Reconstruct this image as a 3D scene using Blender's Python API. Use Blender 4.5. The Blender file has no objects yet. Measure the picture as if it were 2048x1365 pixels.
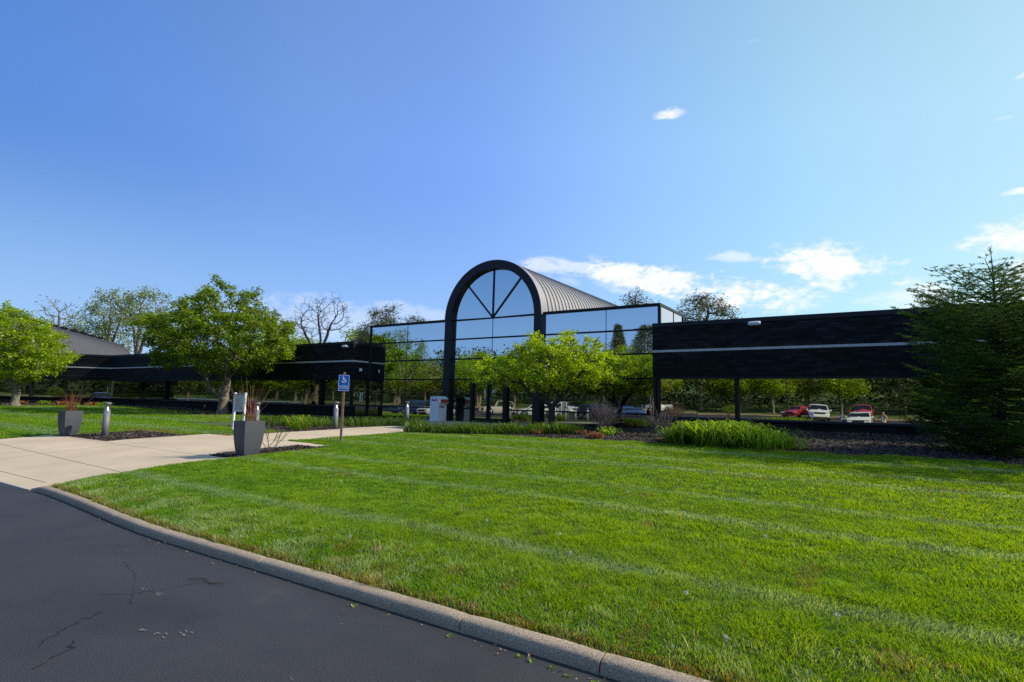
import bpy, math, random
import numpy as np
from mathutils import Vector, Matrix

rnd = random.Random(7)
NR = np.random.default_rng(11)
scene = bpy.context.scene
col = scene.collection
R = math.radians

# ------------------------------------------------------------------ terrain
def sm(t, a, b):
    t = np.clip((np.asarray(t, float) - a) / (b - a), 0, 1)
    return t * t * (3 - 2 * t)

def yc(x):                      # line of the kerb face
    return 3.30 + 0.33 * sm(-np.asarray(x, float), 6.5, 11.5)

def Zlawn(x, y):
    x = np.asarray(x, float); y = np.asarray(y, float)
    ys = y - (yc(x) - 3.3) * (1 - sm(y, 3.9, 6))
    p = np.interp(ys, [3.3, 3.40, 3.46, 4, 5.5, 7.5, 10, 14, 18, 22, 60], [-.06, .04, .085, .17, .28, .36, .43, .52, .57, .62, .8])
    q = np.interp(y, [3.6, 5.5, 7.5, 10, 14, 18, 22, 60], [0.0, .2, .34, .43, .52, .57, .62, .8])
    k = sm(-x, 11.33, 11.9) * (1 - sm(-x, 21.3, 22.2))
    z = p * (1 - k) + q * k
    return z + .3 * sm(x, -12, -3) * sm(y, 12, 22) + .12 * sm(-x, 33, 48)

def Zroad(x, y):
    y = np.asarray(y, float)
    return .3 * sm(-y, 7, 20) + .5 * sm(-y, 20, 36) + 0 * np.asarray(x, float)

def Zhill(x, y):
    y = np.asarray(y, float); x = np.asarray(x, float)
    return Zroad(x, y) + .13 + 1.8 * sm(-y, 36, 70) + 7 * sm(-y, 60, 120) + .25 * np.sin(x * .09) * sm(-y, 38, 50)

def Zt(x, y):
    y = np.asarray(y, float)
    return np.where(y > yc(x), Zlawn(x, y), Zroad(x, y))

LOT_BACK = -37.0
def klass(x, y):
    """0 road, 1 concrete, 2 mulch, 3 lawn, 4 hill"""
    x = np.asarray(x, float); y = np.asarray(y, float)
    c = np.full(np.broadcast(x, y).shape, 3)
    # mulch
    wob = .12 * np.sin(x * 1.7) + .08 * np.sin(x * 4.1 + 1)
    c = np.where((x > -13.7) & (y > 15.45 + wob - .9 * sm(-x, 10.5, 13.5)), 2, c)
    c = np.where((x > -21.5) & (x < -16.65) & (y > 12.0 + .1 * np.sin(x * 3)), 2, c)
    c = np.where((x <= -21.5) & (x > -58) & (y > 19.4 + .35 * np.sin(x * .5)), 2, c)
    c = np.where((x <= -50) & (y > 13.6 + .8 * (x + 58) / 8 + .3 * np.sin(x)), 2, c)
    c = np.where(((x + 33.2) / 2.3) ** 2 + ((y - 18.6) / 1.5) ** 2 < 1, 2, c)
    c = np.where((x + 48) ** 2 + (y - 13.5) ** 2 < .7, 2, c)
    # concrete
    c = np.where((x > -21.4) & (x < -11.35) & (y < 6.95), 1, c)
    c = np.where((x > -17.8) & (x < -12.6) & (y < 9.85) & (y > 6.9), 1, c)
    c = np.where((x > -17.8) & (x < -11.9) & (y < 9.75) & (y > 9.35), 1, c)
    c = np.where((x > -20.7) & (x < -17.7) & (y < 7.05) & (y > 6.8), 1, c)
    c = np.where((x > -16.7) & (x < -13.8) & (y >= 9.8) & (y < 14.3), 1, c)
    c = np.where((x > -17.1) & (x < -13.8) & (y >= 14.3) & (y < 19.5), 1, c)
    c = np.where((x > -22) & (x < -13.4) & (y >= 19.5), 1, c)
    # corner beds
    c = np.where((x > -12.6) & (x < -11.35) & (y > 6.95) & (y < 9.35), 2, c)
    c = np.where((x > -20.7) & (x < -17.8) & (y > 7.05) & (y < 9.2), 2, c)
    c = np.where(y < yc(x), 0, c)
    c = np.where(y < LOT_BACK, 4, c)
    isl = ((x + 57) / 9) ** 2 + ((y + 10) / 3.2) ** 2 < 1
    c = np.where(isl, 4, c)
    return c

# ------------------------------------------------------------------ tagging
def tag(o, label=None, cat=None, group=None, kind=None):
    if label: o['label'] = label
    if cat: o['category'] = cat
    if group: o['group'] = group
    if kind: o['kind'] = kind
    return o

def empty(name, loc, label, cat, group=None, rz=0):
    o = bpy.data.objects.new(name, None); col.objects.link(o)
    o.location = loc; o.rotation_euler = (0, 0, rz); o.empty_display_size = .2
    return tag(o, label, cat, group)

# ------------------------------------------------------------------ mesh helper
class MB:
    def __init__(s): s.v = []; s.f = []; s.sm = []
    def add(s, vs, fs, smooth=False):
        n = len(s.v); s.v += [tuple(map(float, p)) for p in vs]
        s.f += [tuple(i + n for i in f) for f in fs]; s.sm += [smooth] * len(fs)
    def box(s, c, d, rz=0.0, top=1.0, rx=0.0):
        """c centre, d full size, top = scale of the top face"""
        hx, hy, hz = d[0] / 2, d[1] / 2, d[2] / 2
        P = [(-hx, -hy, -hz), (hx, -hy, -hz), (hx, hy, -hz), (-hx, hy, -hz),
             (-hx * top, -hy * top, hz), (hx * top, -hy * top, hz), (hx * top, hy * top, hz), (-hx * top, hy * top, hz)]
        m = Matrix.Translation(c) @ Matrix.Rotation(rz, 4, 'Z') @ Matrix.Rotation(rx, 4, 'X')
        s.add([m @ Vector(p) for p in P], [(0, 3, 2, 1), (4, 5, 6, 7), (0, 1, 5, 4), (1, 2, 6, 5), (2, 3, 7, 6), (3, 0, 4, 7)])
        return s
    def b2(s, a, b):
        return s.box([(a[i] + b[i]) / 2 for i in range(3)], [abs(b[i] - a[i]) for i in range(3)])
    def tube(s, pts, rad, n=8, cap=True):
        pts = [Vector(p) for p in pts]
        if not hasattr(rad, '__len__'): rad = [rad] * len(pts)
        rings = []
        ref = Vector((0, 0, 1))
        for i, p in enumerate(pts):
            d = (pts[min(i + 1, len(pts) - 1)] - pts[max(i - 1, 0)]).normalized()
            a = d.cross(ref)
            if a.length < .05: a = d.cross(Vector((1, 0, 0)))
            a.normalize(); b = d.cross(a)
            rings.append([p + (a * math.cos(2 * math.pi * k / n) + b * math.sin(2 * math.pi * k / n)) * rad[i] for k in range(n)])
        vs = [q for r in rings for q in r]; fs = []
        for i in range(len(pts) - 1):
            for k in range(n):
                fs.append((i * n + k, i * n + (k + 1) % n, (i + 1) * n + (k + 1) % n, (i + 1) * n + k))
        s.add(vs, fs, True)
        if cap:
            s.add(rings[0], [tuple(range(n))]); s.add(rings[-1], [tuple(reversed(range(n)))])
        return s
    def lathe(s, prof, c=(0, 0, 0), n=20, axis='Z'):
        vs = []; fs = []
        for (r, z) in prof:
            for k in range(n):
                a = 2 * math.pi * k / n
                p = (r * math.cos(a), r * math.sin(a), z)
                if axis == 'Y': p = (p[0], p[2], p[1])
                if axis == 'X': p = (p[2], p[0], p[1])
                vs.append((p[0] + c[0], p[1] + c[1], p[2] + c[2]))
        for i in range(len(prof) - 1):
            for k in range(n):
                fs.append((i * n + k, i * n + (k + 1) % n, (i + 1) * n + (k + 1) % n, (i + 1) * n + k))
        s.add(vs, fs, True); return s
    def build(s, name, mat, parent=None, bevel=0, loc=None):
        me = bpy.data.meshes.new(name); me.from_pydata(s.v, [], s.f); me.update()
        me.polygons.foreach_set('use_smooth', s.sm)
        if mat: me.materials.append(mat)
        o = bpy.data.objects.new(name, me); col.objects.link(o)
        if parent: o.parent = parent
        if loc: o.location = loc
        if bevel:
            m = o.modifiers.new('Bevel', 'BEVEL'); m.width = bevel; m.segments = 2; m.limit_method = 'ANGLE'; m.angle_limit = R(40)
        return o

def npmesh(name, V, Q=None, T=None, mat=None, parent=None, cols=None, smooth=False):
    """fast mesh from numpy arrays: V (n,3), Q (m,4) quads, T (k,3) triangles"""
    me = bpy.data.meshes.new(name)
    nq = 0 if Q is None else len(Q); nt = 0 if T is None else len(T)
    me.vertices.add(len(V)); me.vertices.foreach_set('co', np.ascontiguousarray(V, dtype=np.float32).ravel())
    L = []
    if nq: L.append(np.asarray(Q).ravel())
    if nt: L.append(np.asarray(T).ravel())
    L = np.concatenate(L).astype(np.int32)
    me.loops.add(len(L)); me.loops.foreach_set('vertex_index', L)
    st = np.concatenate([np.arange(nq) * 4, nq * 4 + np.arange(nt) * 3]).astype(np.int32)
    me.polygons.add(nq + nt); me.polygons.foreach_set('loop_start', st)
    if smooth: me.polygons.foreach_set('use_smooth', np.ones(nq + nt, bool))
    if cols is not None:
        a = me.color_attributes.new('col', 'FLOAT_COLOR', 'POINT')
        c4 = np.ones((len(V), 4), np.float32); c4[:, :3] = cols
        a.data.foreach_set('color', c4.ravel())
    me.update(calc_edges=True); me.validate()
    if mat: me.materials.append(mat)
    o = bpy.data.objects.new(name, me); col.objects.link(o)
    if parent: o.parent = parent
    return o

def text_mesh(txt, size, mat, name, parent, mtx, offset=0.0, align='CENTER', extrude=.002):
    cu = bpy.data.curves.new(name, 'FONT'); cu.body = txt; cu.size = size; cu.extrude = extrude; cu.offset = offset
    cu.align_x = align; cu.align_y = 'CENTER'; cu.resolution_u = 4
    tmp = bpy.data.objects.new('tmp', cu); col.objects.link(tmp)
    dg = bpy.context.evaluated_depsgraph_get()
    me = bpy.data.meshes.new_from_object(tmp.evaluated_get(dg))
    bpy.data.objects.remove(tmp); bpy.data.curves.remove(cu)
    me.transform(mtx); me.materials.clear(); me.materials.append(mat); me.name = name
    o = bpy.data.objects.new(name, me); col.objects.link(o); o.parent = parent
    return o

# ------------------------------------------------------------------ materials
def newmat(name):
    m = bpy.data.materials.new(name); m.use_nodes = True
    nt = m.node_tree; nt.nodes.clear()
    out = nt.nodes.new('ShaderNodeOutputMaterial')
    return m, nt, out
def N(nt, t, **k):
    n = nt.nodes.new(t)
    for a, b in k.items():
        if a.startswith('i_'):
            key = a[2:].replace('_', ' ')
            n.inputs[int(key) if key.isdigit() else key].default_value = b
        else: setattr(n, a, b)
    return n
def L(nt, a, b): nt.links.new(a, b)
def ramp(nt, fac, stops, interp='LINEAR'):
    r = nt.nodes.new('ShaderNodeValToRGB'); e = r.color_ramp.elements
    while len(e) < len(stops): e.new(.5)
    for i, (p, c) in enumerate(stops):
        e[i].position = p; e[i].color = (c[0], c[1], c[2], 1)
    r.color_ramp.interpolation = interp; L(nt, fac, r.inputs[0]); return r.outputs[0]
def c4(c): return (c[0], c[1], c[2], 1)

def pmat(name, c, rough=.6, metal=0, var=.12, scale=8, bump=0, bscale=60, coat=0, spec=.5, stretch=None, c2=None):
    m, nt, out = newmat(name)
    b = N(nt, 'ShaderNodeBsdfPrincipled', i_Roughness=rough, i_Metallic=metal)
    b.inputs['Coat Weight'].default_value = coat; b.inputs['Specular IOR Level'].default_value = spec
    tc = N(nt, 'ShaderNodeTexCoord'); src = tc.outputs['Object']
    if stretch:
        mp = N(nt, 'ShaderNodeMapping'); mp.inputs['Scale'].default_value = stretch; L(nt, src, mp.inputs[0]); src = mp.outputs[0]
    n = N(nt, 'ShaderNodeTexNoise', i_Scale=scale, i_Detail=6.0, i_Roughness=.6); L(nt, src, n.inputs['Vector'])
    a = [x * (1 - var) for x in c]; d = [min(1, x * (1 + var)) for x in (c2 or c)]
    L(nt, ramp(nt, n.outputs[0], [(.3, a), (.7, d)]), b.inputs['Base Color'])
    if bump:
        n2 = N(nt, 'ShaderNodeTexNoise', i_Scale=bscale, i_Detail=4.0); L(nt, src, n2.inputs['Vector'])
        bp = N(nt, 'ShaderNodeBump', i_Strength=bump, i_Distance=.01); L(nt, n2.outputs[0], bp.inputs['Height']); L(nt, bp.outputs[0], b.inputs['Normal'])
    L(nt, b.outputs[0], out.inputs[0]); return m

def leafmat(name, c, c2, trans=.4, attr=False, rough=.45, gloss=.06, tcol=None):
    m, nt, out = newmat(name)
    if attr:
        a = N(nt, 'ShaderNodeAttribute', attribute_name='col'); cs = a.outputs['Color']
    else:
        g = N(nt, 'ShaderNodeNewGeometry')
        cs = ramp(nt, g.outputs['Random Per Island'], [(0, c), (1, c2)])
        tc = N(nt, 'ShaderNodeTexCoord'); n = N(nt, 'ShaderNodeTexNoise', i_Scale=.9, i_Detail=2.0); L(nt, tc.outputs['Object'], n.inputs['Vector'])
        mm = N(nt, 'ShaderNodeMapRange', i_1=.3, i_2=.7, i_3=.7, i_4=1.25); L(nt, n.outputs[0], mm.inputs[0])
        vm = N(nt, 'ShaderNodeVectorMath', operation='SCALE'); L(nt, cs, vm.inputs[0]); L(nt, mm.outputs[0], vm.inputs['Scale']); cs = vm.outputs[0]
    d = N(nt, 'ShaderNodeBsdfDiffuse'); L(nt, cs, d.inputs[0])
    t = N(nt, 'ShaderNodeBsdfTranslucent')
    tv = N(nt, 'ShaderNodeVectorMath', operation='MULTIPLY'); L(nt, cs, tv.inputs[0]); tv.inputs[1].default_value = tcol or (1.5, 1.35, .5)
    L(nt, tv.outputs[0], t.inputs[0])
    mx = N(nt, 'ShaderNodeMixShader', i_0=trans); L(nt, d.outputs[0], mx.inputs[1]); L(nt, t.outputs[0], mx.inputs[2])
    gl = N(nt, 'ShaderNodeBsdfGlossy', i_Roughness=rough); gl.inputs[0].default_value = (.9, .95, 1, 1)
    m2 = N(nt, 'ShaderNodeMixShader', i_0=gloss); L(nt, mx.outputs[0], m2.inputs[1]); L(nt, gl.outputs[0], m2.inputs[2])
    L(nt, m2.outputs[0], out.inputs[0]); return m

def mirror_mat(name, c, rough=0.0):
    m, nt, out = newmat(name)
    b = N(nt, 'ShaderNodeBsdfPrincipled', i_Metallic=1.0, i_Roughness=rough); b.inputs['Base Color'].default_value = c4(c)
    tc = N(nt, 'ShaderNodeTexCoord'); mp = N(nt, 'ShaderNodeMapping'); mp.inputs['Scale'].default_value = (1, 1, .55); L(nt, tc.outputs['Object'], mp.inputs[0])
    n = N(nt, 'ShaderNodeTexNoise', i_Scale=1.3, i_Detail=1.0); L(nt, mp.outputs[0], n.inputs['Vector'])
    bp = N(nt, 'ShaderNodeBump', i_Strength=.35, i_Distance=.004); L(nt, n.outputs[0], bp.inputs['Height']); L(nt, bp.outputs[0], b.inputs['Normal'])
    L(nt, b.outputs[0], out.inputs[0]); return m

def asphalt_mat():
    m, nt, out = newmat('asphalt')
    b = N(nt, 'ShaderNodeBsdfPrincipled', i_Roughness=.72); tc = N(nt, 'ShaderNodeTexCoord'); o = tc.outputs['Object']
    n1 = N(nt, 'ShaderNodeTexNoise', i_Scale=.55, i_Detail=8.0, i_Roughness=.72, i_Distortion=.5); L(nt, o, n1.inputs['Vector'])
    base = ramp(nt, n1.outputs[0], [(.3, (.020, .019, .0205)), (.48, (.031, .0295, .031)), (.62, (.038, .036, .0365)), (.75, (.056, .053, .050))])
    n2 = N(nt, 'ShaderNodeTexNoise', i_Scale=95.0, i_Detail=4.0, i_Roughness=.8); L(nt, o, n2.inputs['Vector'])
    g = ramp(nt, n2.outputs[0], [(.36, (.5, .5, .5)), (.52, (1, 1, 1)), (.66, (2.4, 2.4, 2.3))])
    mu = N(nt, 'ShaderNodeMix', data_type='RGBA', blend_type='MULTIPLY', i_0=1.0); L(nt, base, mu.inputs[6]); L(nt, g, mu.inputs[7])
    v = N(nt, 'ShaderNodeTexVoronoi', i_Scale=26.0); L(nt, o, v.inputs['Vector'])
    fl = ramp(nt, v.outputs['Distance'], [(.0, (1, 1, 1)), (.045, (1, 1, 1)), (.07, (0, 0, 0))])
    wn = N(nt, 'ShaderNodeTexWhiteNoise'); L(nt, v.outputs['Position'], wn.inputs['Vector'])
    gt = N(nt, 'ShaderNodeMath', operation='GREATER_THAN', i_1=.8); L(nt, wn.outputs[0], gt.inputs[0])
    mm = N(nt, 'ShaderNodeMath', operation='MULTIPLY'); L(nt, fl, mm.inputs[0]); L(nt, gt.outputs[0], mm.inputs[1])
    mx = N(nt, 'ShaderNodeMix', data_type='RGBA'); L(nt, mm.outputs[0], mx.inputs[0]); L(nt, mu.outputs[2], mx.inputs[6]); mx.inputs[7].default_value = (.20, .19, .17, 1)
    L(nt, mx.outputs[2], b.inputs['Base Color'])
    bp = N(nt, 'ShaderNodeBump', i_Strength=.55, i_Distance=.006); L(nt, n2.outputs[0], bp.inputs['Height']); L(nt, bp.outputs[0], b.inputs['Normal'])
    L(nt, b.outputs[0], out.inputs[0]); return m

def concrete_mat(name, c, speck=.35):
    m, nt, out = newmat(name)
    b = N(nt, 'ShaderNodeBsdfPrincipled', i_Roughness=.85); tc = N(nt, 'ShaderNodeTexCoord'); o = tc.outputs['Object']
    n1 = N(nt, 'ShaderNodeTexNoise', i_Scale=.6, i_Detail=7.0, i_Roughness=.7); L(nt, o, n1.inputs['Vector'])
    base = ramp(nt, n1.outputs[0], [(.3, [x * .82 for x in c]), (.7, [x * 1.1 for x in c])])
    n2 = N(nt, 'ShaderNodeTexNoise', i_Scale=110.0, i_Detail=3.0); L(nt, o, n2.inputs['Vector'])
    g = ramp(nt, n2.outputs[0], [(.3, (1 - speck,) * 3), (.7, (1 + speck,) * 3)])
    mu = N(nt, 'ShaderNodeMix', data_type='RGBA', blend_type='MULTIPLY', i_0=1.0); L(nt, base, mu.inputs[6]); L(nt, g, mu.inputs[7])
    n3 = N(nt, 'ShaderNodeTexNoise', i_Scale=3.0, i_Detail=8.0, i_Roughness=.8); L(nt, o, n3.inputs['Vector'])
    st = ramp(nt, n3.outputs[0], [(.28, (.62, .6, .56)), (.42, (1, 1, 1))])
    m3 = N(nt, 'ShaderNodeMix', data_type='RGBA', blend_type='MULTIPLY', i_0=1.0); L(nt, mu.outputs[2], m3.inputs[6]); L(nt, st, m3.inputs[7])
    L(nt, m3.outputs[2], b.inputs['Base Color'])
    bp = N(nt, 'ShaderNodeBump', i_Strength=.4, i_Distance=.004); L(nt, n2.outputs[0], bp.inputs['Height']); L(nt, bp.outputs[0], b.inputs['Normal'])
    L(nt, b.outputs[0], out.inputs[0]); return m

def brick_mat():
    m, nt, out = newmat('dark_split_face_brick')
    b = N(nt, 'ShaderNodeBsdfPrincipled', i_Roughness=.7); b.inputs['Specular IOR Level'].default_value = .2; tc = N(nt, 'ShaderNodeTexCoord')
    sx = N(nt, 'ShaderNodeSeparateXYZ'); L(nt, tc.outputs['Object'], sx.inputs[0])
    ad = N(nt, 'ShaderNodeMath', operation='SUBTRACT'); L(nt, sx.outputs[0], ad.inputs[0]); L(nt, sx.outputs[1], ad.inputs[1])
    cx = N(nt, 'ShaderNodeCombineXYZ'); L(nt, ad.outputs[0], cx.inputs[0]); L(nt, sx.outputs[2], cx.inputs[1])
    br = N(nt, 'ShaderNodeTexBrick', i_Scale=1.0); L(nt, cx.outputs[0], br.inputs['Vector'])
    br.inputs['Brick Width'].default_value = .4; br.inputs['Row Height'].default_value = .095; br.inputs['Mortar Size'].default_value = .008
    br.inputs['Color1'].default_value = (.005, .0055, .007, 1); br.inputs['Color2'].default_value = (.036, .033, .035, 1); br.inputs['Mortar'].default_value = (.003, .003, .004, 1)
    br.inputs['Bias'].default_value = -.35
    n = N(nt, 'ShaderNodeTexNoise', i_Scale=1.2, i_Detail=5.0); L(nt, tc.outputs['Object'], n.inputs['Vector'])
    g = ramp(nt, n.outputs[0], [(.3, (.55, .55, .55)), (.7, (1.3, 1.3, 1.3))])
    mu = N(nt, 'ShaderNodeMix', data_type='RGBA', blend_type='MULTIPLY', i_0=1.0); L(nt, br.outputs[0], mu.inputs[6]); L(nt, g, mu.inputs[7])
    L(nt, mu.outputs[2], b.inputs['Base Color'])
    bp = N(nt, 'ShaderNodeBump', i_Strength=.8, i_Distance=.02, invert=True); L(nt, br.outputs['Fac'], bp.inputs['Height']); L(nt, bp.outputs[0], b.inputs['Normal'])
    L(nt, b.outputs[0], out.inputs[0]); return m

M = {}
M['asphalt'] = asphalt_mat()
M['concrete'] = concrete_mat('pale_concrete', (.62, .48, .32), .10)
M['curb'] = concrete_mat('kerb_concrete', (.40, .305, .21), .6)
M['brick'] = brick_mat()
M['mirror'] = mirror_mat('mirror_glass', (.53, .61, .67))
M['mirror_dark'] = mirror_mat('mirror_glass_left_front', (.26, .27, .22))  # darker glass tint for the left wing front windows
M['mirror_low'] = mirror_mat('mirror_glass_dark', (.54, .53, .45))
M['frame'] = pmat('dark_bronze_frame', (.008, .009, .012), .4, 0, .1, spec=.25)
M['arch'] = pmat('dark_painted_panel', (.011, .012, .017), .42, 0, .12, 3, spec=.3)
M['band'] = pmat('pale_stone_band', (.52, .50, .48), .6, 0, .12, 4)
M['cap'] = pmat('dark_metal_coping', (.014, .015, .02), .45, spec=.3)
M['seam'] = pmat('standing_seam_metal', (.30, .285, .29), .42, .25, .08, 2)
M['seam_dark'] = pmat('weathered_seam_metal', (.125, .12, .135), .55, .15, .08, 2)
M['roof'] = pmat('flat_roof', (.08, .08, .08), .9)
M['sill'] = pmat('dark_sill', (.02, .025, .032), .5, spec=.3)
M['mulchbase'] = pmat('mulch_soil', (.045, .034, .027), .95, 0, .5, 14, 1.0, 45)
M['mulch'] = leafmat('mulch_chips', (.03, .022, .018), (.16, .12, .095), 0.0, gloss=.03)
M['soilgrass'] = pmat('lawn_soil', (.06, .13, .008), .95, 0, .35, 3, .6, 40, c2=(.07, .09, .02))
M['hill'] = pmat('rough_grass', (.05, .10, .015), .9, 0, .4, .5, .8, 8, c2=(.085, .12, .02))
M['grass'] = leafmat('grass_blade', None, None, .5, attr=True, rough=.5, gloss=.018, tcol=(1.75, 1.5, .4))
M['bark'] = pmat('grey_bark', (.12, .10, .075), .9, 0, .45, 9, .9, 30, c2=(.2, .17, .12))
M['barkdark'] = pmat('dark_bark', (.05, .042, .036), .9, 0, .4, 9, .8, 30)
M['barkpale'] = pmat('pale_bark', (.30, .27, .22), .9, 0, .3, 9, .8, 30)
M['leaf_crab'] = leafmat('crabapple_leaf', (.05, .115, .003), (.30, .41, .010), .44, gloss=.025)
M['leaf_bright'] = leafmat('bright_leaf', (.11, .22, .004), (.42, .55, .012), .46, gloss=.025)
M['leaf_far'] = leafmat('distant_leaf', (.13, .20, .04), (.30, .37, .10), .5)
M['leaf_yellow'] = leafmat('yellow_green_leaf', (.16, .2, .012), (.32, .34, .03), .45)
M['leaf_pine'] = leafmat('pine_needle', (.05, .07, .022), (.14, .15, .06), .25)
M['leaf_spruce'] = leafmat('spruce_needle', (.022, .07, .010), (.12, .22, .022), .35, gloss=.015)
M['leaf_wood'] = leafmat('woodland_leaf', (.03, .055, .01), (.09, .13, .025), .3)
M['lily'] = leafmat('daylily_leaf', (.13, .26, .006), (.36, .50, .03), .5, rough=.4, gloss=.03)
M['lily_shade'] = leafmat('shaded_daylily_leaf', (.05, .12, .008), (.16, .27, .02), .4, rough=.4, gloss=.02)  # darker copy of the daylily leaf, shade put into its colour
M['leaf_lime'] = leafmat('lime_leaf', (.17, .30, .005), (.55, .68, .015), .48, gloss=.025)
M['mirror_hall'] = mirror_mat('mirror_glass_hall', (.37, .385, .345))  # darker tint: the dark side of the reflected tree put into the glass colour
M['white'] = pmat('white_paint', (.75, .76, .78), .35, 0, .03, 2, coat=.3)
M['boxwhite'] = pmat('box_white', (.74, .75, .77), .6, 0, .04, 2, spec=.15)
M['planter'] = pmat('charcoal_planter', (.055, .06, .08), .6, 0, .1, 3, .3, 120)
M['bollard'] = pmat('grey_bollard_paint', (.16, .16, .18), .5, 0, .08)
M['galv'] = pmat('bollard_reflector', (.75, .76, .78), .25, .6, .05)
def sleeve_mat():
    m, nt, out = newmat('clear_sleeve'); t = N(nt, 'ShaderNodeBsdfTransparent'); t.inputs[0].default_value = (.82, .84, .84, 1); g_ = N(nt, 'ShaderNodeBsdfGlossy', i_Roughness=.08)
    mx = N(nt, 'ShaderNodeMixShader', i_0=.22); L(nt, t.outputs[0], mx.inputs[1]); L(nt, g_.outputs[0], mx.inputs[2]); L(nt, mx.outputs[0], out.inputs[0]); return m
M['sleeve'] = sleeve_mat()
M['wood_post'] = pmat('brown_post', (.22, .13, .09), .75, 0, .2, 14, .4, 60)
M['blue'] = pmat('sign_blue', (.01, .12, .56), .4, 0, .04)
M['signwhite'] = pmat('sign_white', (.8, .82, .85), .4, 0, .03)
M['signgrey'] = pmat('board_face', (.45, .55, .55), .5, 0, .05)
M['ink'] = pmat('dark_ink', (.04, .06, .06), .6)
M['fpurple'] = pmat('purple_ink', (.06, .01, .25), .5)
M['forange'] = pmat('orange_ink', (.75, .05, .015), .5)
M['redplastic'] = pmat('red_panel', (.50, .012, .012), .35)
M['redgrass'] = leafmat('red_dry_grass', (.16, .03, .018), (.42, .14, .06), .3, gloss=.02, tcol=(1.4, .9, .6))
M['orangeleaf'] = leafmat('orange_perennial', (.26, .10, .035), (.45, .26, .11), .35, gloss=.02, tcol=(1.3, 1, .7))
M['twig'] = pmat('grey_twig', (.13, .105, .10), .9, 0, .3, 20)
M['twigbrown'] = pmat('brown_twig', (.12, .075, .055), .9, 0, .35, 20)
M['crack'] = pmat('crack_fill', (.008, .008, .009), .95)
M['patch'] = pmat('pale_chip', (.20, .19, .17), .9, 0, .4, 60)
M['joint'] = pmat('joint_line', (.27, .22, .16), .95)  # dark joint colour between the walkway slabs
M['tan'] = leafmat('dry_leaf', (.28, .17, .08), (.5, .38, .2), .2, gloss=.02, tcol=(1.2, 1, .7))
M['fluff'] = leafmat('seed_fluff', (.6, .6, .56), (.75, .75, .7), .5, gloss=.02, tcol=(1, 1, 1))
M['tyre'] = pmat('tyre_rubber', (.018, .018, .02), .85)
M['rim'] = pmat('alloy_rim', (.35, .36, .38), .3, .9)
M['carglass'] = pmat('car_glass', (.012, .016, .02), .06, 0, .05)
M['lamp'] = pmat('headlamp', (.7, .72, .75), .12, .3)
M['tail'] = pmat('tail_lamp', (.4, .01, .01), .2)
M['trim'] = pmat('black_trim', (.02, .02, .022), .5)
M['grey_wall'] = pmat('grey_panel_wall', (.32, .31, .29), .8, 0, .1, 1)
M['skin'] = pmat('skin', (.48, .27, .18), .5)
M['hair'] = pmat('dark_hair', (.03, .02, .015), .6)
M['cloth'] = pmat('white_cloth', (.7, .7, .68), .85, 0, .06, 10, .3, 50)
M['denim'] = pmat('dark_trousers', (.03, .035, .05), .9)

# ------------------------------------------------------------------ ground sheets
def lines(*segs):
    out = []
    for a, b, s in segs: out += list(np.arange(a, b, s))
    out.append(segs[-1][1]); return np.unique(np.round(out, 4))
gx = lines((-600, -120, 60), (-120, -60, 3), (-60, -24, .75), (-24, -9, .05 * 2), (-9, 6, .15), (6, 30, 1), (30, 120, 10), (120, 600, 80))
gx = np.unique(np.round(np.concatenate([gx, [-21.4, -20.7, -17.8, -17.1, -16.7, -13.85, -13.4, -12.6, -11.9, -11.35, -11.45]]), 4))
gy = lines((-600, -160, 60), (-160, -40, 4), (-40, -14, 1), (-14, 0, .5), (0, 3.3, .15), (3.3, 20, .1), (20, 24, .25), (24, 60, 3), (60, 160, 20), (160, 600, 80))
gy = np.unique(np.round(np.concatenate([gy, [6.95, 7.05, 9.35, 9.75, 9.85, 9.2, 14.3, 19.5, -37]]), 4))
X, Y = np.meshgrid(gx, gy, indexing='ij')
wgt = np.where(Y <= 3.3, sm(Y, 1, 3.3), 1 - sm(Y, 3.3, 6))
Yw = Y + (yc(X) - 3.3) * wgt
cx_ = (X[:-1, :-1] + X[1:, 1:]) / 2; cy_ = (Yw[:-1, :-1] + Yw[1:, 1:]) / 2
K = klass(cx_, cy_)
nyp = len(gy)
def sheet(name, kk, zf, mat, dz=0.0):
    I, J = np.nonzero(np.isin(K, kk))
    q = np.stack([I * nyp + J, (I + 1) * nyp + J, (I + 1) * nyp + J + 1, I * nyp + J + 1], 1)
    used, inv = np.unique(q.ravel(), return_inverse=True)
    vx = X.ravel()[used]; vy = Yw.ravel()[used]
    V = np.stack([vx, vy, zf(vx, vy) + dz], 1)
    o = npmesh(name, V, inv.reshape(-1, 4), None, mat, smooth=True); o['kind'] = 'structure'
    return o
sheet('asphalt_road', [0], Zroad, M['asphalt'])
sheet('concrete_walkway', [1], Zlawn, M['concrete'], .004)
sheet('mulch_bed_ground', [2], Zlawn, M['mulchbase'], -.006)
sheet('lawn_ground', [3], Zlawn, M['soilgrass'])
sheet('grass_hill', [4], Zhill, M['hill'])

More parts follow.
